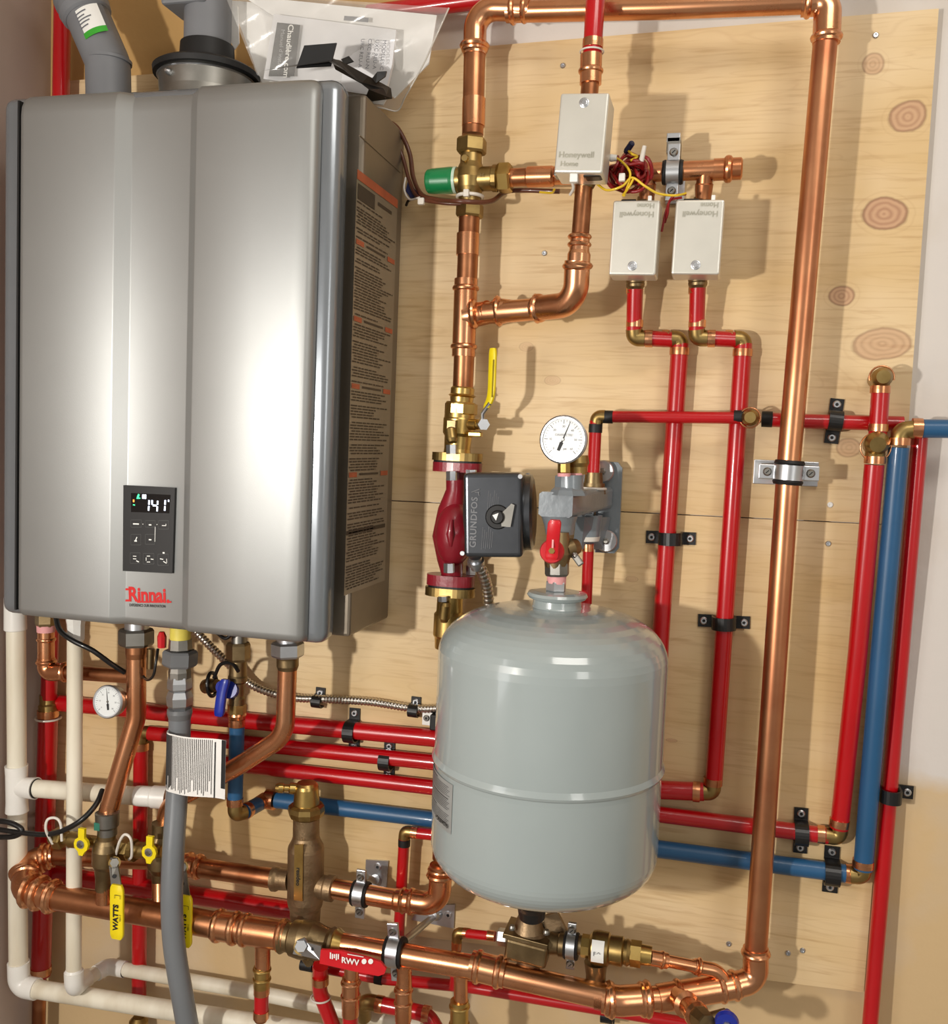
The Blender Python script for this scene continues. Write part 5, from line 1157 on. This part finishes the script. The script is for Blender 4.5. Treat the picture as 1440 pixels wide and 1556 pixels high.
# right copper leg
A3 = thing('copper_pipe', P(437, 1000, .14), 'copper leg at right under heater bending left behind the tag', 'copper pipe')
r3 = rp(29, 437, 1040, .14)
M().rev(P(438, 942, .14), P(438, 977, .14), [(0, r3 * 1.2), (1, r3 * 1.2)], 22).build('threaded_nipple', steel, A3)
hexnut(A3, (437, 975, .14), (437, 998, .14), 50, steel, 'union_nut')
M().rev(P(437, 997, .14), P(437, 1018, .14), [(0, r3 * 1.22), (.2, r3 * 1.15), (.7, r3 * 1.15), (1, r3)], 24).build('ferrule', brass_dull, A3)
M().tube(fillet(px([(437, 1005, .14), (433, 1118, .14), (352, 1170, .13), (255, 1222, .10), (246, 1285, .10)]), .05, 10), r3, 26).build('pipe', copper, A3)
# cables
CB = thing('sensor_cable', P(160, 1000, .12), 'black cable looping from under the heater to the copper leg', 'cable')
wire(CB, [(84, 930, .14), (90, 956, .15), (110, 973, .155), (140, 988, .148), (168, 1008, .13), (190, 1022, .115)], .0042, wire_blk, 'cable')
CB2 = thing('sensor_cable', P(60, 1260, .17), 'black cable hanging in front of cream pipes with a loop at left edge', 'cable')
wire(CB2, [(156, 1200, .13), (146, 1222, .15), (125, 1245, .17), (98, 1261, .175), (70, 1268, .175), (30, 1265, .175), (-30, 1256, .17)], .0042, wire_blk, 'cable')
wire(CB2, [(-40, 1248, .17), (5, 1248, .175), (28, 1256, .175), (33, 1264, .175), (20, 1271, .175), (-10, 1272, .17), (-40, 1270, .17)], .0042, wire_blk, 'cable')
# ================================================================ DRAIN / ISOLATION VALVES
VD = .155
IV = thing('isolation_valve', P(158, 1330, VD), 'left brass isolation valve with hanging yellow lever and small yellow tee', 'valve')
rz = rp(34, 163, 1250, VD)
M().rev(P(163, 1233, VD), P(163, 1268, VD), [(0, rz * .9), (.04, rz * 1.05), (.6, rz * 1.02), (.7, rz * .85), (1, rz * .85)], 26).build('solder_cup', steel_dk, IV, 'dull soldered cup')
M().box(P(158, 1250, VD) + OUT * rz * 1.0, .005, .0006, .006, RT, OUT, bev=.0003).build('green_mark', mat('verdigris', (40, 110, 90), .7), IV)
M().rev(P(162, 1264, VD), P(157, 1352, VD), [(0, rz * .8), (.12, rz * .8), (.18, rz * 1.0), (.3, rz * 1.15), (.55, rz * 1.12), (.62, rz * .9), (.8, rz * .75), (1, rz * .7)], 26).build('body', brass_dull, IV)
M().rev(P(158, 1328, VD), P(157, 1372, VD), [(0, rz * .72), (1, rz * .66)], 22).build('tail', copper, IV)
def side_drain(root, xs_, d, sgn=1, tie_=True):
    (xa, ya_), (xb, yb_) = xs_
    a, b = P(xa, ya_, d), P(xb, yb_, d)
    k = rp(26, xa, ya_, d)
    M().rev(a, b, [(0, k * .75), (.08, k * .9), (.2, k * .9), (.2, k * .72), (.4, k * .72), (.42, k * .95), (.62, k * .95), (.64, k * .75), (1, k * .7)], 20).build('side_branch', brass, root, 'small brass side outlet')
side_drain(IV, ((78, 1272), (150, 1280)), VD)
nut(IV, P(84, 1272, VD), P(98, 1274, VD), rp(34, 90, 1273, VD), brass, 'outlet_nut')
M().tube(smooth(px([(80, 1282, .17), (70, 1262, .18), (72, 1246, .18), (84, 1243, .175), (92, 1252, .175), (94, 1278, .175)])), .0022, 8).build('cap_strap', tie, IV, 'clear strap loop')
def tee_handle(root, x, y, d):
    c = P(x, y, d)
    q = [(-.005, .0245), (.006, .0245), (.0055, .010), (.0105, .006), (.0125, 0), (.0105, -.008), (.006, -.012), (.003, -.018), (-.004, -.018), (-.0055, -.012), (-.0115, -.007), (-.0125, 0), (-.0105, .006), (-.005, .010)]
    M().prism([c + RT * a + UP * b for a, b in q], OUT * .005).build('tee_handle', yellow, root, 'small yellow tee handle', bevel=.001)
    M().rev(c + OUT * .005, c + OUT * .0065, [(0, .0065), (1, .0065)], 20).build('handle_washer', steel, root)
    M().rev(c + OUT * .0065, c + OUT * .010, [(0, .0042), (1, .004)], 6, False).build('handle_nut', steel_dk, root)
    M().rev(c + OUT * -.012, c, [(0, .007), (1, .006)], 16).build('stem', brass, root)
tee_handle(IV, 126, 1281, VD + .018)
def lever(root, pts, d, wv, wpx, txt=True):
    (x0, y0), (x1, y1), (x2, y2) = pts
    M().rev(P(x0, y0, d - .02), P(x0, y0, d + .004), [(0, .009), (.7, .009), (.7, .0075), (1, .0075)], 18).build('stem', brass, root)
    M().rev(P(x0, y0, d + .003), P(x0, y0, d + .009), [(0, .0066), (1, .0066)], 6, False).build('stem_nut', steel_dk, root)
    a, b, c = P(x0, y0 - 8, d + .003), P(x0, y0 + 6, d + .003), P(x1, y1, d + .018)
    s_ = rp(wpx * .72, x1, y1, d)
    M().prism([a - RT * s_ * .7, b - RT * s_, c - RT * s_ * 1.1, c + RT * s_ * 1.1, b + RT * s_, a + RT * s_ * .7], OUT * .0025).build('lever_arm', steel_dk, root)
    M().rev(P(x0 - .5, (y0 + y1) / 2 + 3, d + .0145), P(x0 - .5, (y0 + y1) / 2 + 3, d + .0148), [(0, .003), (1, .0028)], 14, False).build('arm_hole', ink, root)
    h = handle(root, [(x1, y1 - 2, d + .02), (x1 + (x2 - x1) * .35, y1 + (y2 - y1) * .35, d + .023), (x1 + (x2 - x1) * .7, y1 + (y2 - y1) * .7, d + .024), (x2, y2, d + .024)], RT, (rp(wpx, x2, y2, d), .003), yellow, 'handle', 'yellow vinyl handle')
    if txt:
        m_ = P((x1 + x2) / 2 - 2, (y1 + y2) / 2 + 8, d + .0273)
        text(root, 'WATTS', m_, UP, -RT, .0085, ink, 'lettering', bold=.04, ext=.0006)
        text(root, 'FBV-3', m_ + RT * .0075, UP, -RT, .003, ink, 'lettering', ext=.0006)
        mb = M()
        p0 = P(x1, y1 + 19, d + .0272)
        for u0, u1, w0, w1 in ((-.005, .005, .004, .0047), (-.005, -.0043, -.001, .0047), (.0043, .005, -.001, .0047)):
            mb.add([p0 + RT * u0 + UP * w0, p0 + RT * u1 + UP * w0, p0 + RT * u1 + UP * w1, p0 + RT * u0 + UP * w1], [[0, 1, 2, 3]])
        mb.build('print_mark', ink, root)['kind'] = 'stuff'
lever(IV, ((174, 1311), (178, 1346), (178, 1426)), VD + .02, RT, 22)
IV2 = thing('isolation_valve', P(245, 1330, .12), 'right isolation valve mostly hidden by the grey hose', 'valve')
V2 = .115
M().rev(P(246, 1250, V2), P(243, 1345, V2), [(0, rz * .9), (.2, rz * .9), (.35, rz * 1.15), (.7, rz * 1.15), (.8, rz * .8), (1, rz * .7)], 26).build('body', brass_dull, IV2)
M().rev(P(243, 1340, V2), P(243, 1388, V2 + .02), [(0, rz * .72), (1, rz * .66)], 22).build('tail', copper, IV2)
side_drain(IV2, ((180, 1290), (248, 1294)), V2 + .02)
nut(IV2, P(184, 1290, V2 + .02), P(198, 1292, V2 + .02), rp(32, 190, 1291, V2 + .02), brass, 'outlet_nut')
M().rev(P(200, 1292, V2 + .02), P(206, 1292.5, V2 + .02), [(0, rp(34, 200, 1292, V2)), (1, rp(33, 200, 1292, V2))], 8, False).build('collar', brass, IV2)
M().tube(smooth(px([(176, 1298, .155), (182, 1278, .16), (190, 1268, .16), (199, 1276, .16), (200, 1300, .155), (196, 1306, .15)])), .0022, 8).build('cap_strap', tie, IV2, 'clear strap loop')
tee_handle(IV2, 229, 1293, V2 + .038)
lever(IV2, ((277, 1318), (282, 1362), (281, 1438)), V2 + .02, RT, 22)
# ================================================================ COPPER MANIFOLDS AT THE BOTTOM
MD = .14
RB = .07
MF = thing('copper_manifold', P(400, 1418, MD), 'big copper manifold crossing the whole bottom with pressed tees', 'copper pipe')
rm = rp(38, 200, 1385, MD)
LP_ = [(78, 1362, MD), (340, 1408, MD), (530, 1437, MD), (720, 1467, MD), (925, 1518, MD)]
def mY(x):  # centre line of the manifold in the photo
    for (xa, ya_, _), (xb, yb_, _) in zip(LP_, LP_[1:]):
        if x <= xb: return ya_ + (yb_ - ya_) * (x - xa) / (xb - xa)
    return LP_[-1][1]
M().tube(px([(78, 1362, MD), (250, 1392, MD), (340, 1408, MD), (425, 1422, MD)]), rm, 28).build('pipe', copper_old, MF)
tpipe(MF, [(500, 1433, MD), (530, 1437, MD), (720, 1470, MD), (935, 1518, MD)], rm * .86, copper, 'pipe')
def mp(x): return P(x, mY(x), MD)
coupling(MF, mp(326), mp(362), rm * 1.0, copper, 'coupling', beads=(.18, .85))
coupling(MF, mp(366), mp(436), rm * .98, copper, 'tee', beads=(.1, .9), label='pressed copper tee')
coupling(MF, mp(716), mp(768), rm * .92, copper, 'coupling', beads=(.2, .8))
for k in range(6):
    p = mp(905 + k * 2); dd = (mp(920) - mp(905)).normalized(); s_ = rm * .87
    M().tube([p + V((0, -s_ * math.cos(a), s_ * math.sin(a))) + OUT * .0 for a in [(-60 + i * 20) * PI / 180 for i in range(8)]], .0005, 6).build('knurl_mark', copper_old, MF)
# left return bend
elbow(MF, P(88, 1364, MD), P(36, 1352, MD), P(42, 1325, .11), rm * .98, copper, R=.03, label='left lower elbow')
bead(MF, P(45, 1353, MD), dirp((36, 1352, MD), (88, 1364, MD)), rm * 1.1); bead(MF, P(60, 1357, MD), dirp((36, 1352, MD), (88, 1364, MD)), rm * 1.1)
bead(MF, P(79, 1362, MD), dirp((36, 1352, MD), (88, 1364, MD)), rm * 1.06)
elbow(MF, P(38, 1344, .125), P(46, 1306, .085), P(82, 1300, RB), rm * .86, copper, R=.022, label='left upper elbow')
bead(MF, P(66, 1303, .077), dirp((46, 1306, .085), (82, 1300, RB)), rm * .96)
bead(MF, P(38, 1328, .108), dirp((38, 1344, .125), (46, 1306, .085)), rm * 1.0)
# tilting run toward the wall and up into the tall pipe
W_ = .07
tpipe(MF, [(925, 1518, MD), (1000, 1517, .12), (1110, 1498, .085)], rm * .82, copper, 'pipe')
elbow(MF, P(916, 1516, MD), P(940, 1521, MD), P(985, 1518, .125), rm * .9, copper, R=.03, label='pressed angled elbow')
for x, y, d in ((927, 1519, .14), (983, 1518, .125)): bead(MF, P(x, y, d), dirp((925, 1518, MD), (1000, 1517, .12)), rm * .96)
coupling(MF, P(1000, 1517, .12), P(1090, 1502, .09), rm * .84, copper, 'tee', beads=(.35,), label='pressed copper tee')
coupling(MF, P(1086, 1503, .092), P(1122, 1496, .08), rm * .82, copper, 'coupling', beads=(.25, .8))
elbow(MF, P(1108, 1498, .084), P(1148, 1490, CD), P(1148, 1440, CD), r, copper, R=.03, label='elbow up to the tallest pipe')
# branches hanging from the manifold
def branch(x, y1, wpx, m_top, reds=None, drop=170, xx=0, bd=1):
    d = MD; a = P(x, mY(x) + 8, d); kk = rp(wpx, x, y1, d)
    M().tube([a, P(x + xx * .3, y1, d)], kk * 1.02, 22).build('branch', copper, MF, 'copper branch pointing down')
    M().rev(P(x, mY(x) + 10, d), P(x, mY(x) + 24, d), [(0, kk * 1.5), (.5, kk * 1.15), (1, kk * 1.03)], 22).build('branch_saddle', copper, MF)
branch(399, 1475, 23, copper); branch(534, 1495, 22, copper); branch(614, 1520, 23, copper); branch(700, 1530, 21, copper)
bd_ = lambda x, y, wpx, m=copper: bead(MF, P(x, y, MD), UP, rp(wpx, x, y, MD), m)
def adaptor(label, x, y0, y1, wpx, m, red_to=None, ry=None):
    root = thing('press_adapter', P(x, y1, MD), label, 'pipe fitting', 'adapters under the manifold')
    k = rp(wpx, x, y0, MD)
    coupling(root, P(x, y0, MD), P(x - .5, y1, MD), k, m, 'body', beads=(.15, .6), label='pressed metal body')
    if ry:
        M().tube([P(x - .5, y1 - 2, MD), P(x - 1.5, ry, MD)], k * 1.0, 22).build('red_tube', red, root, 'short red tube')
        ring(root, P(x - .5, y1 + 5, MD), UP, k, L=.011, label='copper crimp ring')
        if ry < 1556:
            ring(root, P(x - 1.5, ry - 6, MD), UP, k, L=.012, label='copper crimp ring')
            M().rev(P(x - 1.5, ry - 4, MD), P(x - 2, ry + 4, MD), [(0, k * .95), (1, k * .85)], 20).build('end_cap', copper_old, root)
    return root
adaptor('capped red stub with brass adapter, leftmost under the manifold', 398, 1468, 1500, 22, brass_bright, ry=1547)
adaptor('copper press adapter under the red lever', 533, 1486, 1532, 24, copper, ry=1600)
adaptor('copper press adapter below the slanted zinc rod clamp', 613, 1498, 1540, 23, copper, ry=1600)
adaptor('bright brass adapter below manifold left of the brass fill line', 698, 1520, 1580, 25, brass_bright)
# lower-right hose bib on the tilted tee
HB = thing('drain_valve', P(1062, 1545, .17), 'small nickel drain valve with blue wheel at bottom right', 'valve')
dv = dirp((1028, 1514, .115), (1064, 1546, .18)); q0, q1 = P(1026, 1512, .115), P(1062, 1545, .18)
M().rev(q0, q1, [(0, .014), (.35, .0125), (.4, .017), (.48, .0175), (.55, .013), (.8, .013), (.85, .0165), (.92, .0165), (1, .014)], 22).build('press_branch', copper, HB)
M().rev(q1, q1 + (q1 - q0) * .35, [(0, .014), (.2, .015), (.9, .013), (1, .012)], 8, False).build('body', brass_dull, HB)
q2 = P(1104, 1553, .2)
M().rev(q2 - OUT * .02, q2 + OUT * .006, [(0, .006), (.6, .006), (.6, .0135), (.75, .015), (1, .0135)], 22).build('wheel', blueh, HB, 'blue wheel')
M().rev(q2 + OUT * .006, q2 + OUT * .009, [(0, .005), (1, .005)], 6, False).build('wheel_nut', steel, HB)
M().tube([q1 + (q1 - q0) * .2, q2 - OUT * .015], .009, 14).build('spindle_body', brass_dull, HB)
# ---- hidden return run from the left bend to the bronze separator
SEP = thing('copper_pipe', P(300, 1312, RB), 'copper pipe from the left bend behind the valves to the bronze separator', 'copper pipe')
rs_ = rp(29, 340, 1325, RB)
M().tube(px([(80, 1300, RB), (250, 1308, RB), (300, 1318, RB), (430, 1337, RB)]), rs_, 26).build('pipe', copper_old, SEP)
coupling(SEP, P(280, 1313, RB), P(306, 1318, RB), rs_ * 1.04, copper, 'coupling', beads=(.25, .8))
RS = thing('air_separator', P(463, 1400, RB), 'tall cast bronze separator with brass cap, right of grey hose', 'valve')
sd = RB
sx = lambda y: 466 - (y - 1190) * .012
def srev(y0, y1, prof, m, name, label=None, n=32): return M().rev(P(sx(y0), y0, sd), P(sx(y1), y1, sd), [(t, rp(w_, 466, 1300, sd)) for t, w_ in prof], n).build(name, m, RS, label)
srev(1189, 1226, [(0, 28), (.1, 34), (.22, 36), (.9, 40), (1, 40)], brass_bright, 'cap', 'brass cap')
srev(1221, 1242, [(0, 46), (.15, 54), (.5, 56), (.85, 52), (1, 44)], brass, 'cap_nut', n=10)
srev(1241, 1402, [(0, 40), (.18, 40), (.22, 44), (.27, 53), (.3, 55), (.78, 55), (.83, 52), (.86, 47), (1, 45)], bronze, 'body', 'cast bronze body')
M().rev(P(452, 1198, sd + .005), P(418, 1197, sd + .02), [(0, .008), (.35, .0085), (.4, .0055), (.6, .0055), (.65, .0075), (.85, .0075), (1, .0045)], 14).build('air_nipple', brass_bright, RS, 'brass air nipple')
M().rev(P(440, 1337, sd), P(414, 1335, sd), [(0, .016), (.6, .0165), (.75, .019), (.95, .019), (1, .016)], 24).build('left_port', bronze, RS)
M().rev(P(480, 1346, sd), P(508, 1351, sd), [(0, .0175), (.5, .018), (.6, .0195), (.95, .0195), (1, .0165)], 24).build('right_port', bronze, RS)
sd2 = sd + rp(55, 466, 1300, sd) * 1.0
pq = px([(448, 1283, sd2), (461, 1283, sd2), (460, 1369, sd2), (447, 1367, sd2)])
fo = V((0, 0, 0))
cX = P(466, 1300, sd).x
plate = M().prism([V((p.x, p.y, p.z)) + fo + V((.009, 0.0, 0)) * 0 for p in pq], OUT * .0018).build('name_plate', brass_bright, RS, 'raised vertical name plate', bevel=.0005)
mid_ = sum(pq, V()) / 4 + fo + OUT * .002
text(plate, 'resideo', mid_ + UP * -.006, -UP, RT, .0068, ink, 'lettering', bold=.02, ext=.0004)
O1 = thing('copper_pipe', P(600, 1368, RB), 'copper pipe from the bronze separator through a clamp to elbow', 'copper pipe')
M().tube(px([(505, 1350, RB), (612, 1369, RB)]), rs_, 26).build('pipe', copper, O1)
M().rev(P(600, 1367, RB), P(632, 1370, RB), [(0, rs_ * 1.05), (.1, rs_ * 1.12), (.3, rs_ * 1.14), (.4, rs_ * 1.3), (.5, rs_ * 1.14), (1, rs_ * 1.12)], 24).build('collar', copper, O1)
elbow(O1, P(618, 1369, RB), P(667, 1375, RB), P(670, 1314, RB), rs_, copper, R=.04, label='pressed elbow behind the tank')
bead(O1, P(669, 1330, RB), UP, rs_ * 1.06)
# clamps on both runs
ring_clamp('upright split clamp on the pipe right of the bronze separator', 548, 1358, RB, dirp((505, 1350, RB), (612, 1369, RB)), rs_, .020, UP, None, 'split ring clamps', earL=.018)
cl = bpy.data.objects[[o.name for o in COL.objects if o.name.startswith('pipe_clamp')][-1]]
M().prism(px([(557, 1305, 0), (591, 1307, 0), (588, 1349, 0), (556, 1344, 0)]), OUT * .004).build('wall_plate', steel, cl, bevel=.0008)
screw(cl, P(574, 1317, .004), OUT, .006)
M().tube([P(572, 1340, .002), P(556, 1332, RB - .01)], .005, 14).build('threaded_rod', steel, cl)
M().rev(P(572, 1338, .002), P(569, 1337, .012), [(0, .010), (1, .008)], 20).build('rod_socket', steel, cl)
ring_clamp('split clamp held by slanted zinc rod over the copper manifold', 600, mY(600) - 2, MD, (mp(620) - mp(580)).normalized(), rm * .88, .022, V((-.12, 0, 1)), None, 'split ring clamps', earL=.020)
cl = bpy.data.objects[[o.name for o in COL.objects if o.name.startswith('pipe_clamp')][-1]]
M().prism(px([(640, 1374, 0), (692, 1373, 0), (690, 1409, 0), (626, 1396, 0)]), OUT * .004).build('wall_plate', steel, cl, bevel=.0008)
screw(cl, P(681, 1390, .004), OUT, .006)
M().tube([P(661, 1390, .004), P(612, 1432, MD - .015)], .0055, 14).build('threaded_rod', steel, cl)
M().rev(P(663, 1388, .002), P(657, 1392, .018), [(0, .011), (.6, .009), (1, .007)], 20).build('rod_socket', steel, cl)
# ---- red-lever valve on the manifold
QV = thing('ball_valve', P(470, 1430, MD), 'brass ball valve on the manifold with long red lever', 'valve')
a, b = P(425, 1422, MD), P(512, 1436, MD)
M().rev(a, b, [(0, rm * 1.05), (.06, rm * 1.28), (.12, rm * 1.08), (.2, rm * 1.08), (.24, rm * 1.3), (.4, rm * 1.42), (.6, rm * 1.42), (.75, rm * 1.2), (.85, rm * 1.1), (.92, rm * 1.25), (1, rm * 1.05)], 28).build('body', brass_dull, QV)
M().rev(P(500, 1434, MD), P(522, 1438, MD), [(0, rm * 1.0), (.3, rm * 1.12), (.5, rm * 1.22), (.7, rm * 1.1), (1, rm * .92)], 26).build('press_end', brass_bright, QV)
vd = MD + rm * 1.4
M().rev(P(459, 1440, MD + rm), P(457, 1438, vd + .012), [(0, .012), (.6, .011), (.6, .008), (1, .008)], 18).build('stem', brass, QV)
M().rev(P(457, 1438, vd + .011), P(457, 1438, vd + .017), [(0, .0085), (1, .0085)], 6, False).build('stem_nut', steel, QV)
M().prism(px([(446, 1448, vd + .006), (452, 1428, vd + .006), (463, 1424, vd + .006), (468, 1431, vd + .006), (489, 1436, vd + .012), (487, 1457, vd + .012), (460, 1451, vd + .006)]), OUT * .003).build('lever_plate', steel, QV)
M().rev(P(475, 1442, vd + .0125), P(475, 1442, vd + .0128), [(0, .0025), (1, .0022)], 12, False).build('plate_hole', ink, QV)
lv = px([(489, 1441, vd + .014), (520, 1443, vd + .017), (560, 1453, vd + .019), (580, 1460, vd + .019), (588, 1470, vd + .019), (585, 1478, vd + .019), (576, 1481, vd + .019), (540, 1474, vd + .019), (487, 1462, vd + .014)])
lvp = M().prism(lv, OUT * .004).build('lever', redh, QV, 'long red lever', bevel=.001)
rr_ = (P(560, 1463, vd) - P(510, 1454, vd)).normalized()
text(lvp, 'RWV', P(532, 1461, vd + .0245), rr_, UP, .0085, white, 'lettering', bold=.03, ext=.0004)
mb = M()
for k in range(5):
    c = P(502 + k * 3, 1452 + k * .4 + (k % 2), vd + .0245); mb.box(c, .0009, .0003, .0045 - .0008 * (k % 3), RT, OUT)
for x in (553, 563): mb.rev(P(x, 1461, vd + .0242), P(x, 1461, vd + .0248), [(0, .0035), (1, .0034)], 14, False)
mb.box(P(540, 1452, vd + .0245), .012, .0003, .0005, rr_, OUT)
mb.build('lever_print', white, lvp)['kind'] = 'stuff'
M().rev(P(466, 1455, MD + .01), P(470, 1464, MD + .02), [(0, .008), (1, .006)], 14).build('drain_port', brass_dull, QV)
# ================================================================ FILL VALVE UNDER THE TANK
FV_ = .12
FV = thing('fill_valve', P(803, 1440, FV_), 'bronze fill valve with bell-shaped top directly under the tank', 'valve')
hexnut(FV, (756, 1423, FV_), (772, 1425, FV_), 26, steel, 'inlet_nut')
M().box(P(803, 1438, FV_), .030, .022, .016, V((1, 0, -.09)), OUT, bev=.005, seg=3).build('body', brass_dull, FV)
M().rev(P(803, 1390, FV_), P(803, 1418, FV_), [(0, .014), (.2, .0165), (.8, .022), (1, .027)], 24).build('bonnet', bronze, FV, 'cast bell bonnet')
M().box(P(803, 1417, FV_), .032, .026, .0035, V((1, 0, -.09)), OUT, bev=.001).build('bonnet_flange', brass_dull, FV)
for x, y, d in ((778, 1406, .14), (830, 1413, .14), (826, 1402, .10)):
    M().rev(P(x, y, d), P(x, y + 6, d), [(0, .0035), (.5, .0048), (1, .0048)], 12).build('bonnet_screw', steel_dk, FV)
M().prism([P(826, 1390, .105), P(848, 1384, .10), P(862, 1412, .10), P(832, 1425, .11)], OUT * .006).build('side_fin', bronze, FV)
M().rev(P(803, 1448, FV_), P(804, 1478, FV_), [(0, .018), (.6, .017), (1, .013)], 22).build('drain_cup', bronze, FV)
M().rev(P(828, 1432, FV_), P(868, 1438, FV_), [(0, .012), (.2, .0155), (.5, .014), (.55, .016), (.9, .016), (1, .013)], 22).build('outlet', brass_dull, FV)
BF = thing('backflow_valve', P(915, 1455, FV_), 'brass backflow preventer with pale label right of the fill valve', 'valve')
def bfr(x0, x1, prof, m, name, n=26, label=None):
    yy = lambda x: 1434 + (x - 868) * .155
    return M().rev(P(x0, yy(x0), FV_), P(x1, yy(x1), FV_), [(t, rp(w_, 915, 1445, FV_)) for t, w_ in prof], n, n > 10).build(name, m, BF, label)
bfr(866, 886, [(0, 24), (.5, 30), (1, 28)], brass_dull, 'inlet')
bfr(884, 898, [(0, 34), (1, 34)], brass_bright, 'inlet_hex', 8)
bfr(896, 948, [(0, 38), (.08, 48), (.2, 51), (.55, 50), (.6, 42), (.95, 44), (1, 36)], brass, 'body')
bfr(946, 960, [(0, 34), (.5, 40), (1, 32)], brass, 'collar')
bfr(958, 974, [(0, 38), (1, 38)], brass_bright, 'outlet_hex', 6)
bfr(974, 990, [(0, 30), (1, 28)], brass_bright, 'adapter')
bc_ = P(910, 1441, FV_); rl = rp(51.5, 910, 1441, FV_) + .0006
axv = (P(960, 1448, FV_) - P(870, 1434, FV_)).normalized(); sdv = axv.cross(OUT).normalized(); sdv = sdv if sdv.z > 0 else -sdv
M().sheet([[bc_ + axv * u + OUT * rl * math.cos(a) + sdv * rl * math.sin(a) for u in (-.008, .009)] for a in [(-20 + i * 8) * PI / 180 for i in range(10)]]).build('label', white, BF, 'pale label')
text(BF, 'F↑', bc_ + OUT * (rl + .0005) + UP * .004, axv, UP, .006, greyink, 'label_print', ext=.0004)
M().rev(P(905, 1462, FV_), P(905, 1492, FV_), [(0, .016), (.6, .014), (.9, .014), (1, .010)], 20).build('vent_port', brass_dull, BF, 'downward vent port')
M().rev(P(918, 1490, FV_), P(918, 1504, FV_), [(0, .0025), (1, .002)], 8).build('vent_tip', steel_dk, BF)
FC = thing('copper_pipe', P(1040, 1468, .10), 'thin copper line from backflow valve curving down to manifold tee', 'copper pipe')
rf = rp(18, 1020, 1465, .10)
coupling(FC, P(987, 1455, .118), P(1013, 1460, .11), rf * 1.15, copper, 'adapter', beads=(.7,))
tpipe(FC, [(1008, 1459, .112), (1058, 1469, .10)], rf, copper)
elbow(FC, P(1052, 1468, .10), P(1092, 1475, .09), P(1104, 1500, .09), rf * 1.02, copper, R=.022, label='small pressed elbow')
bead(FC, P(1062, 1469, .10), dirp((1008, 1459, .112), (1058, 1469, .10)), rf * 1.15)
ring_clamp('black lined clamp with upright screw between fill valve and backflow valve', 868, 1437, FV_, axv, .0145, .016, UP, None, 'split ring clamps', earL=.014)
